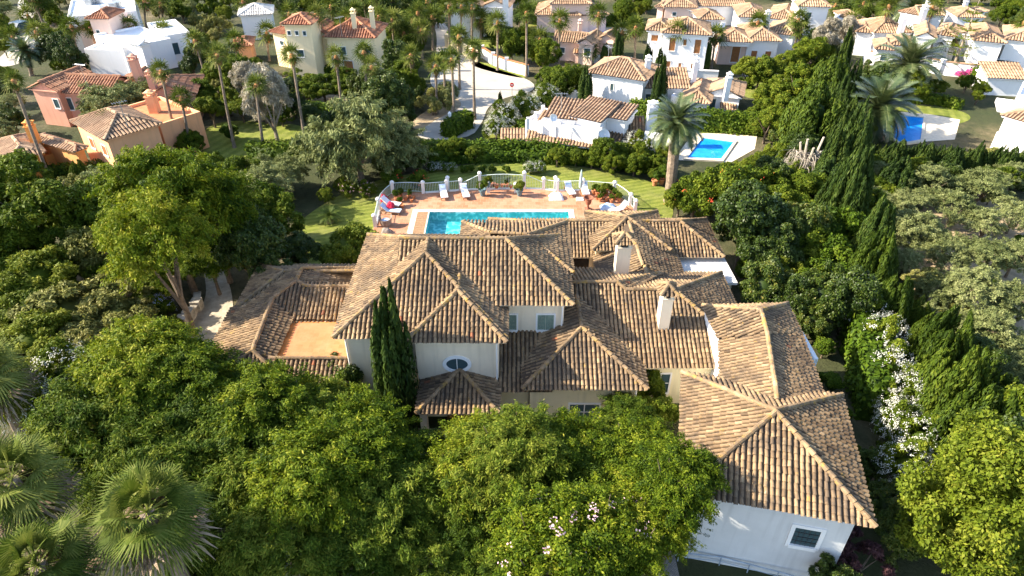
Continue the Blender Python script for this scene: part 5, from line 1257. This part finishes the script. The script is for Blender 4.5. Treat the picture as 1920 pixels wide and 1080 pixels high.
# shrubs and flowers behind the pool lawn
for x in (812,826,845): plant('bush',x,312+abs(x-826)*.1,26,.8,flower='white',phrase='white pink flowering shrub at lawn back')
for x in (870,884,905,925,950): plant('bush',x,317,18,1.0,phrase='small round clipped shrub at the lawn back')
for x in (995,1010): plant('bush',x,314,30,.9,flower='white',phrase='white flowering shrub at the lawn back')
for a in [(835,282,40),(855,276,44),(890,288,34),(1045,292,38),(1130,284,60),(1165,286,44),(1205,286,44),(1150,304,44),(1190,306,44),(1230,306,40),(1110,298,36),(1080,294,34),(1225,326,24)]: plant('mid',*a)
for a in [(1190,270,50),(1215,275,45)]: plant('oleander',*a,flower='white',phrase='white flowering oleander')
# right of the villa
for a in [(1305,365,90),(1370,365,120),(1430,365,100),(1275,375,60)]: plant('mid',*a,flower='redfew')
for a in [(1400,420,140),(1425,480,100),(1455,455,110),(1500,430,110),(1430,540,100),(1490,560,90)]: plant('dark',*a,phrase='dark glossy magnolia like tree')
plant('lime',1465,510,80,1.1); plant('lime',1490,560,60); plant('dark',1520,600,70)
for a in [(1430,305,50),(1360,322,44),(1460,295,60),(1400,318,50),(1470,340,60)]: plant('mid',*a)
plant('oleander',1465,320,50,flower='white',phrase='white flowering oleander'); plant('mid',1500,400,90,.8)
for a in [(1595,350,76,2.4),(1640,440,70,2.1),(1605,270,70,2.2),(1565,300,60,2),(1550,380,60,1.8)]: plant('thuja',a[0],a[1],a[2],a[3])
for a in [(1640,490,100,1.7),(1670,565,95,1.7),(1775,640,110,1.7),(1790,720,150,1.6),(1830,800,170,1.4),(1805,840,120,1.5),(1750,700,80,1.7),(1860,730,110,1.3),(1735,630,70,1.5),(1720,590,60,1.3)]: plant('conifer',a[0],a[1],a[2]*.78,a[3]*1.15)
for a in [(1620,590,75),(1650,640,80),(1665,700,80),(1700,745,80),(1680,800,80),(1715,830,85),(1690,880,90),(1665,760,60),(1705,930,80)]: plant('oleander',a[0]+4,a[1],a[2]*1.1,1.35,.15,flower='white',phrase='white flowering oleander')
plant('ball',1850,960,290,label='big dense lime green rounded tree in the lower right corner'); plant('mid',1760,1000,70); plant('dark',1660,950,90); plant('dark',1650,870,70)
plant('dark',1690,1020,90)
for a in [(1650,330,80),(1640,375,80),(1745,345,110),(1700,380,90),(1840,350,110),(1790,390,100),(1720,430,110),(1850,420,90),(1905,400,90),(1780,470,100),(1700,490,70),(1850,480,110),(1905,480,100),(1760,540,90),(1830,540,130),(1895,560,110),(1860,620,130),(1790,610,90),(1910,650,90),(1880,690,110),(1800,660,70),(1690,440,70),(1900,330,80),(1740,590,70),(1910,730,80)]: plant('olive',a[0],a[1],a[2]*.75,1.0)
for a in [(1840,300,70),(1880,310,60),(1700,310,60)]: plant('dry',*a)
# conifer screen across the right
x=1500
for i in range(24):
    x=1640+i*13; plant('thuja',x,294+ (i%3)*4+(i*0.6),30+(i%4)*5,1.5,phrase='upright dark screen conifer')
for (x,y) in ((1560,215),(1580,190),(1595,165),(1570,260),(1585,235)): plant('thuja',x,y,46,2.2)
plant('conifer',1530,215,110,1.2); plant('conifer',1555,150,80,1.5); plant('conifer',1500,270,80,1.0); plant('cypress',1588,90,26,3.4)
for a in [(1500,160,90),(1520,100,80),(1470,215,80),(1440,230,70),(1480,120,60)]: plant('oldark',*a)
plant('grey',1550,70,60); plant('grey',1590,60,50)
plant('lime',1405,130,60); plant('lime',1440,132,60); plant('mid',1425,135,60)
# bleached trees
plant('grey',505,190,110,1.1,label='large bleached feathery tree on the left hand lawn'); plant('grey',470,165,80,1.0)
# dead brush heap
p=P(1500,350,0); T0=thing('dead_tree','bleached dead tree stump with drooping dry fronds beside the dark conifers','dead tree',p)
rs=random.Random(5); m=MB()
for k in range(6): a=rs.uniform(0,6.28); m.tube([(rs.uniform(-.7,.7),rs.uniform(-.5,.5),0),(math.cos(a)*.5,math.sin(a)*.4,2.2),(math.cos(a)*.9,math.sin(a)*.7,rs.uniform(3.2,4.6))],[.14,.12,.09],6)
m.build('trunk','deadwood',T0)
m=MB()
for k in range(520):
    a=rs.uniform(0,6.28); z=rs.uniform(1.2,3.4); r=rs.uniform(.6,2.2); o=(rs.uniform(-1.2,.6),rs.uniform(-.5,.5)); m.tube([(o[0],o[1],z),(o[0]+r*.6*math.cos(a),o[1]+r*.5*math.sin(a),z-.1),(o[0]+r*math.cos(a),o[1]+r*.8*math.sin(a),max(.1,z-rs.uniform(.8,2.2)))],[.022,.018,.008],3,cap=False)
m.build('dead_branches','deadwood',T0)
T0=thing('wooden_pole','thin pale leaning pole beside the dead tree','pole',P(1520,420,0)); MB().tube([(0,0,0),(1.9,.3,6.2)],[.05,.04],5).build('pole_shaft','palebark',T0)
# hedges
hedge_px([(792,292),(1000,290),(1120,296)],1.3,1.3,'clipped hedge below the white house with staggered roofs')
hedge_px([(840,304),(960,302),(1100,308),(1240,324)],1.0,.9,'low hedge along the back of the pool lawn')
hedge_px([(1180,222),(1260,238),(1430,252)],1.4,2.0,'thick clipped hedge between the two white houses with cypress')
hedge_px([(470,300),(585,298)],1.5,1.6,'dark hedge on the near side of the left lawn'); hedge_px([(560,212),(690,230)],1.2,1.3,'clipped hedge along the dry ground under the palm row')
hedge_px([(60,338),(150,340),(235,322)],1.2,1.4,'low dark hedge below the orange house'); hedge_px([(1572,560),(1600,660),(1625,790)],1.25,2.7,'tall narrow clipped hedge along the right side of the villa')
hedge_px([(1570,560),(1590,450),(1596,400)],1.3,2.2,'clipped hedge strip behind the tall narrow hedge'); hedge_px([(840,258),(868,240),(880,236)],1.6,1.6,'clipped hedge block at the end of the street')
hedge_px([(845,80),(870,60),(960,75),(985,80)],1.2,1.6,'hedge in front of the plain white house at the top'); hedge_px([(1000,45),(1190,48)],1.2,1.6,'straight hedge behind the distant pool')
hedge_px([(560,140),(700,138)],1.0,1.0,'low hedge in front of the yellow house'); hedge_px([(1385,162),(1410,166)],1.0,1.0,'short hedge beside the small lawn behind the white house')
hedge_px([(1305,27),(1400,30)],1.0,1.2,'hedge below the long tiled house at the top edge'); hedge_px([(1690,190),(1760,195),(1800,205)],1.0,1.0,'bright low hedge on the far side of the right hand lawn')
hedge_px([(1820,150),(1870,165),(1920,170)],1.2,1.6,'dark hedge below the tan outbuilding roof'); hedge_px([(975,252),(990,268)],1.0,1.5,'small clipped hedge block at the corner of the white house')
# cypresses round the white houses
for a in [(1238,150,34,2.9),(1262,160,1,1)]:
    if a[2]>5: plant('cypress',*a,label='tall dark cypress in front of the two storey white house')
for a in [(1215,105,20,2.6),(1238,115,22,2.6),(1160,85,26,2.4),(1135,100,24,1.4),(1098,155,34,2.2),(1328,105,18,3.2),(1290,115,12,1.2)]: plant('cypress',*a)
plant('cypress',938,186,12,2.2)
for a in [(1025,186,56),(945,222,60),(985,206,64),(930,240,50)]: plant('oleander',*a,flower='white',phrase='pale blossoming oleander bush')
for a in [(1050,150,60),(1075,145,50),(1030,150,50),(1085,155,40),(1020,100,60),(1000,95,40)]: plant('mid',*a)
for a in [(1020,165,30),(1035,170,24),(1055,172,22)]: plant('bush',*a)
plant('dark',725,190,90,1.1); plant('dark',752,205,56,1.0); plant('oldark',760,135,70,1.0); plant('dark',700,160,60)
plant('dry',810,190,60); plant('dry',830,180,40); plant('olive',840,170,40); plant('lime',672,180,36,label='clump of yellow green bush on the dry ground under the palms')
for a in [(605,160,70),(650,165,60),(575,170,60),(560,150,60),(640,140,50)]: plant('oldark',*a,.7)
for a in [(175,185,70),(215,195,90),(245,180,80),(180,205,50)]: plant('olive',*a)
plant('mid',625,90,50,1.4); plant('mid',960,85,40,1.6)
for a in [(250,278,26,1.3),(275,272,26,1.3)]: plant('thuja',*a,phrase='round shrub under the peach wall')
plant('conifer',148,322,34,1.6,label='dark pointed clipped shrub below the orange house')
plant('bush',110,285,24,flower=None); plant('mid',355,265,50); plant('bush',430,250,40); plant('oldark',395,205,60); plant('mid',375,175,60); plant('mid',370,190,50); plant('bush',415,205,40)
for (x,y,w) in [(348,150,24),(1822,138,26),(1800,140,18),(1835,136,20),(1740,118,14)]: plant('bush',x,y,w,.8,flower='magenta',phrase='magenta bougainvillea bush')
# ------------------------------------------------ palms
for a in [(25,150,100,352),(200,225,220,312),(302,132,337,285),(340,182,362,290),(407,102,440,277),(403,98,412,160),(365,75,390,162),(440,75,450,140),(308,58,310,102),(242,50,253,98),(177,52,190,104),(133,48,150,112),(122,80,133,112),(23,68,23,98),(66,58,75,102),(52,28,58,46),(547,102,577,292),(630,105,643,218),(682,96,693,218),(697,124,710,238),(817,122,820,214),(847,110,853,238),(888,92,890,224),(833,112,835,198),(770,102,775,188),(860,66,862,168),(480,158,498,294),(542,24,552,92),(552,62,562,144),(592,26,608,138),(500,60,505,114),(650,34,657,124),(710,30,715,112),(735,36,740,102),(757,60,757,102),(773,36,777,92),(783,22,785,102),(667,22,677,84),(810,30,812,94),(842,10,843,98),(865,10,865,102),(885,10,885,78),(877,30,878,66),(902,36,902,74),(915,10,915,62),(933,40,933,132),(893,32,893,70),(987,22,987,144),(1000,22,1000,42),(1012,72,1010,112),(1050,36,1047,120),(1123,24,1118,112),(1105,92,1103,118),(1192,50,1189,116),(1167,58,1166,110),(1258,62,1250,134),(1273,57,1262,138),(1342,66,1333,134),(1422,40,1410,108),(1498,36,1482,134),(1502,53,1487,134),(1567,8,1556,52),(1583,22,1577,52),(1667,10,1643,102),(1750,12,1727,92),(1695,66,1683,98),(1773,72,1753,124),(1853,90,1840,128),(1922,40,1893,128),(1822,30,1817,44),(1620,4,1612,44),(1597,40,1592,70),(70,0,98,50),(60,-5,84,52),(80,-8,108,45),(680,-6,690,60),(705,-10,712,70),(455,0,462,60),(270,0,278,70),(300,5,312,60),(730,0,736,62),(620,10,628,90),(800,0,803,70),(575,45,585,120),(790,55,792,110),(640,45,650,120)]:
    fan_palm(*a)
date_palm(1268,238,1255,378,98,'tall date palm with a stout trunk beside the pool lawn',.42)
date_palm(1645,208,1648,262,122,'spreading date palm beside the deep blue pool on the right',.4)
date_palm(1703,128,1692,182,112,'leaning date palm above the right hand pool',.42)
date_palm(1712,22,1704,50,66,'dry headed date palm at the top right among white houses',.4)
date_palm(50,102,60,142,52,'small date palm at the roadside in the upper left',.25)
# norfolk pine
p=P(1782,138,0); T0=thing('norfolk_pine','tiered pale norfolk pine in front of the long white house at the right','conifer',p); MB().tube([(0,0,0),(.2,0,8.6)],[.16,.03],6).build('trunk','palebark',T0)
g=np.random.default_rng(3); ps=[];ns=[];tn=[]
for tier in range(8):
    z=1.4+tier*.95; L=2.5*(1-tier/9.5)
    for k in range(6):
        a=k*1.047+tier*.5
        for q in range(90):
            t=g.uniform(.15,1); s_=g.uniform(-1,1)*.34*(1.1-t*.6); ps.append((L*t*math.cos(a)-s_*math.sin(a)+.15,L*t*math.sin(a)+s_*math.cos(a),z+.5*t*t*L*.3)); ns.append((0,0,1)); tn.append((math.cos(a)+s_*2*-math.sin(a),math.sin(a)+s_*2*math.cos(a),.3))
k=len(ps); me=np_mesh('norfolk crown',leaf_mesh(np.array(ps),np.array(ns)+unit(g,k)*.3,np.array(tn)+unit(g,k)*.2,.13,.05,np.clip(g.normal(.6,.2,k),0,1)),'l_mid'); inst('crown',me,T0)
# foreground fan palms, seen from above
def big_palm(cx,cy,z,r,label,rz):
    c=P(cx,cy,z); T0=thing('fan_palm',label,'palm',(c.x,c.y,0),0,'fan palms in the lower left corner')
    MB().tube([(0,0,0),(.05,.1,z*.5),(0,0,z)],[.34,.27,.25],9).build('trunk','palmbark',T0)
    q=inst('crown',FANBIG[int(cx)%2],T0,(0,0,z),rz,(r,r,r)); inst('dead_fronds',FANBIGD,T0,(0,0,z-.1),rz,(r,r,r))
    g=random.Random(cx); m=MB()
    for k in range(420):
        a=g.uniform(0,6.28); b=g.choice((.3,1.9,3.6,5.0))+g.gauss(0,.25); L=g.uniform(.5,1.15)*r; d=Vector((math.cos(b),math.sin(b),0)); o=d*L*.6+Vector((g.gauss(0,.09),g.gauss(0,.09),.15-.5*L*.6)); m.tube([o,o+d*.2+Vector((g.gauss(0,.1),g.gauss(0,.1),-.28))],[.022,.008],3,cap=False)
    m.build('flower_sprays','l_dead',T0).location=(0,0,z-.2)
big_palm(275,960,6.5,2.2,'fan palm with dry fronds below its crown in the lower left, nearest the middle',.3); big_palm(20,900,6.6,2.2,'fan palm cut by the left edge beside the lower left corner',1.9); big_palm(70,1060,6.0,2.0,'fan palm in the very corner of the lower left',4.0); big_palm(-30,700,5.5,2.2,'fan palm at the left edge behind the white oleanders',2.0)
# ------------------------------------------------ potted plants on the terrace
POTS=[(745,378,.55,'bush'),(752,386,.42,'bush'),(761,376,.5,None),(768,372,.45,'bush'),(776,373,.4,None),(772,379,.35,None),(752,368,.4,'mid'),(920,352,.55,None),(931,354,.5,None),(941,353,.45,None),(950,352,.5,'bush'),(958,354,.4,None),(926,350,.45,None),(1113,364,.5,'bush'),(1120,367,.5,'bush'),(1128,372,.55,'mid'),(1136,366,.6,'mid'),(1146,366,.45,'bush'),(1152,374,.5,'bush'),(1137,377,.45,None),(1125,378,.4,'bush'),(1146,380,.4,'bush'),(1160,378,.45,'mid'),(1120,374,.4,None),(755,390,.4,None)]
def pot(px,py,s,pl,mat,label,grp='terracotta pots on the pool terrace'):
    T0=thing('plant_pot',label,'plant pot',at_deck(px,py),0,grp)
    MB().lathe([(.24*s,0),(.32*s,.4*s),(.38*s,.66*s),(.44*s,.68*s),(.44*s,.8*s),(.38*s,.8*s),(.34*s,.7*s),(.02,.68*s)],14).build('pot',mat,T0)
    if pl: inst('foliage',SP[pl][0],T0,(0,0,s*1.25),px,(.62*s,.62*s,.75*s))
    return T0
POTL=[]
for (x,y,s,pl) in POTS:
    side='on the left' if x<800 else ('by the gate' if x<1000 else 'on the right'); ph=('planted terracotta pot' if pl else 'empty terracotta pot')+' in the cluster '+side
    POTL.append((pot(x,y,s,pl,'terracotta',ph),ph,x,y))
pot(905,367,.75,'bush','bluepot','blue grey glazed pot with small plant in front of the fence, left of the gate',None); T0=pot(974,367,.75,'lime','bluepot','blue grey glazed pot with a tall yellowish shrub right of the gate',None)
T0=pot(916,361,.6,'lime','bluepot','pot with spiky yellow green plant on the low gate pier',None); T0.location.z+=.5
# flower pots on the lawn
for i,(x,y) in enumerate(((1227,348),(1240,346))):
    p=P(x,y,0); T0=pot(x,y,.7,'bush','terracotta',['terracotta pot on a white block at the lawn edge near the date palm','terracotta pot with red plant right beside the date palm trunk'][i],None); T0.location=(p.x,p.y,.0)
# aerials and air conditioners on the neighbours' roofs
for i,(x,y,z,lb) in enumerate([(1052,205,3.4,'thin television aerial on the staggered white roof'),(640,58,6,'television aerial above the red roof of the yellow house'),(1290,45,6,'television aerial on the large two storey white house'),(1440,62,4.6,'television aerial on the roof right of the brown door'),(1765,60,5.6,'television aerial on the white gabled house at right'),(1140,115,5,'television aerial on the blue shaded white house'),(160,150,4.8,'television aerial on the long pink house'),(235,225,5.6,'television aerial on the peach coloured villa')]):
    p=P(x,y,z); T0=thing('television_aerial',lb,'aerial',(p.x,p.y,z-.6),i)
    MB().tube([(0,0,0),(0,0,2.2)],.03,4).build('mast','metal',T0); m=MB(); m.tube([(-.6,0,2.1),(.6,0,2.1)],.02,4)
    for k in range(6): m.tube([(-.55+.2*k,-.3,2.1),(-.55+.2*k,.3,2.1)],.015,3)
    m.build('antenna','metal',T0)
# ------------------------------------------------ fillers in the gaps between houses
PROT=[[(385,665),(430,570),(485,490),(640,488),(680,432),(700,420),(700,380),(735,330),(900,315),(1150,325),(1200,390),(1335,395),(1390,535),(1480,560),(1600,740),(1650,985),(1600,1080),(1260,1080),(1270,700),(1200,800),(780,800),(690,770),(600,720),(400,710)],
[(545,500),(545,430),(600,385),(690,335),(800,315),(930,296),(1100,308),(1245,340),(1262,375),(1262,420),(1200,430),(700,470)],
[(370,295),(380,240),(430,225),(500,230),(580,235),(590,290)],[(45,215),(45,160),(70,135),(260,125),(370,145),(375,185),(300,190),(120,220)],[(95,310),(110,235),(195,215),(260,175),(380,205),(385,260),(250,315)],[(0,340),(0,280),(60,240),(130,250),(140,330),(80,345)],
[(505,145),(505,50),(540,25),(590,30),(710,40),(710,140)],[(150,110),(160,60),(130,40),(120,0),(260,-5),(270,30),(360,45),(360,100),(250,120)],[(425,110),(435,65),(480,65),(480,105)],[(436,55),(440,12),(515,10),(515,50)],
[(835,60),(835,-5),(960,-5),(960,60)],[(1000,40),(1000,-5),(1145,-5),(1145,40)],[(1000,120),(1000,60),(1050,45),(1180,45),(1180,80),(1160,120)],[(930,285),(980,190),(1020,175),(1120,175),(1185,205),(1245,210),(1240,275),(1160,290)],[(1090,195),(1095,105),(1150,95),(1300,125),(1400,145),(1400,215),(1290,215),(1200,205)],
[(1200,140),(1205,25),(1300,10),(1500,20),(1500,75),(1480,140),(1400,160)],[(1225,25),(1225,-5),(1570,-5),(1570,40),(1380,50)],[(1590,120),(1590,50),(1640,35),(1720,30),(1720,60),(1920,60),(1930,140),(1740,140),(1690,115)],[(1680,60),(1680,5),(1860,5),(1860,55)],[(1850,300),(1865,150),(1930,150),(1930,300)],
[(1250,312),(1290,245),(1430,245),(1425,290),(1380,312)],[(1630,285),(1640,210),(1700,180),(1840,190),(1830,285)],[(750,268),(790,205),(850,190),(790,150),(800,60),(860,60),(1015,140),(1015,190),(915,235),(895,265)],[(0,130),(25,80),(30,-5),(60,-5),(75,60),(60,120)],[(575,185),(620,175),(700,195),(700,225),(600,205)],[(345,660),(345,600),(380,540),(370,470),(410,470),(440,560),(400,660)],[(890,150),(890,105),(1000,140),(990,160)],[(720,195),(800,200),(800,240),(760,240)]]
def inpoly(x,y,p):
    r=False; n=len(p)
    for i in range(n):
        (a,b),(c,d)=p[i],p[(i+1)%n]
        if (b>y)!=(d>y) and x<(c-a)*(y-b)/(d-b)+a: r=not r
    return r
def clear(x,y,w,h):
    for dx,dy in ((0,0),(1,0),(-1,0),(0,1),(0,-1),(.7,.7),(-.7,.7),(.7,-.7),(-.7,-.7)):
        if any(inpoly(x+dx*w,y+dy*h,p) for p in PROT): return False
    return True
TAKEN=[(q[2],q[3],30) for q in PLANTS if 'palm' not in q[1]]
REG=[([(0,-10),(600,-10),(500,320),(0,330)],150,['oldark','mid','dark','mid','olive','lime','dry'],1.0),([(500,-10),(1000,-10),(1000,120),(840,280),(560,240)],110,['dark','oldark','mid','dark','mid'],1.0),
([(1000,-10),(1930,-10),(1930,60),(1000,160)],80,['mid','dark','oldark','mid','bush'],.85),([(1400,60),(1930,100),(1930,330),(1450,420)],120,['oldark','dark','oldark','thuja','mid','dry','oldark'],1.0),([(0,-90),(1930,-90),(1930,-5),(0,-5)],80,['dark','mid','oldark'],1.2),([(1000,110),(1280,180),(1250,330),(1000,320)],14,['mid','bush'],.6),
([(700,285),(860,265),(860,305),(720,330)],10,['bush','bush'],.5),([(0,300),(330,300),(330,700),(0,760)],16,['dry','mid','lime','olive'],1.0),([(1250,280),(1560,300),(1600,600),(1380,520)],26,['mid','dark','bush'],1.1),([(1600,330),(1930,330),(1930,760),(1700,700)],16,['bush','dry','olive'],.4),([(1760,620),(1930,760),(1930,860),(1800,860)],8,['dark','mid'],1.0)]
fr=random.Random(99)
for poly,cnt,spp,sc in REG:
    xs=[p[0] for p in poly]; ys=[p[1] for p in poly]; k=0; tries=0
    while k<cnt and tries<4000:
        tries+=1; x=fr.uniform(min(xs),max(xs)); y=fr.uniform(min(ys),max(ys))
        if not inpoly(x,y,poly): continue
        w_=sc*(36+max(0,y)*.13)*fr.uniform(.65,1.35)
        if not clear(x,y,w_*.42,w_*.36): continue
        if any((x-a)**2+(y-b)**2<(.36*(w_+c)*.68)**2 for a,b,c in TAKEN): continue
        TAKEN.append((x,y,w_)); sp=fr.choice(spp); plant(sp,x,y,w_,fr.uniform(.85,1.2)); k+=1
# ------------------------------------------------ labels that single out
LAND=[('the cream villa',960,560),('the turquoise pool',930,400),('the pink house',210,165),('the peach coloured villa',250,245),('the deep orange house',50,300),('the yellow house',610,80),('the modern white villa',250,85),('the grey roofed house',475,35),('the plain white top house',900,25),('the tiered roof house',1070,20),('the pale pink house',1090,85),('the staggered roof house',1080,225),('the blue shaded house',1155,150),('the brown shuttered house',1340,80),('the hipped top house',1440,35),('the garage block',1450,900),('the right hand pool',1700,235),('the small blue pool',1330,275),('the long pale roofed house',1880,95),('the dry headed palm',1710,20),('the cul de sac',930,165),('the gravel lane',390,590),('the corner fan palms',150,950),('the lower right tree',1850,960),('the olive grove',1800,450),('the dead tree',1500,330),('the left lawn',470,260),('the upper left road',45,60),('the front porch',860,740)]
ORD=['first','second','third','fourth','fifth','sixth','seventh','eighth','ninth','tenth','eleventh','twelfth','thirteenth','fourteenth','fifteenth','sixteenth','seventeenth','eighteenth','nineteenth','twentieth']+['twenty-'+x for x in ('first','second','third','fourth','fifth','sixth','seventh','eighth','ninth')]+['thirtieth']+['thirty-'+x for x in ('first','second','third','fourth','fifth')]
from collections import defaultdict
grp=defaultdict(list)
for o,ph,x,y in PLANTS:
    nm,lx,ly=min(LAND,key=lambda l:(l[1]-x)**2+((l[2]-y)*1.5)**2)
    dx,dy=x-lx,(y-ly)*1.5
    rel=('right of' if dx>0 else 'left of') if abs(dx)>abs(dy) else ('in front of' if dy>0 else 'behind')
    grp[f'{ph} {rel} {nm}'].append((x,y,o))
for ph,L_ in grp.items():
    L_.sort(key=lambda q:q[0])
    for i,(x,y,o) in enumerate(L_): o['label']=ph if len(L_)==1 else f'{ph}, {ORD[i]} from left'
gp=defaultdict(list)
for o,ph,x,y in POTL: gp[ph].append((x,o))
for ph,L_ in gp.items():
    L_.sort(key=lambda q:q[0])
    for i,(x,o) in enumerate(L_): o['label']=ph if len(L_)==1 else f'{ph}, {ORD[i]} from left'
for o in THINGS:
    n=len(o['label'].split())
    if n>16 or n<4: print('LABEL LEN',n,o['label'])
print('things',len(THINGS),'plants',len(PLANTS))
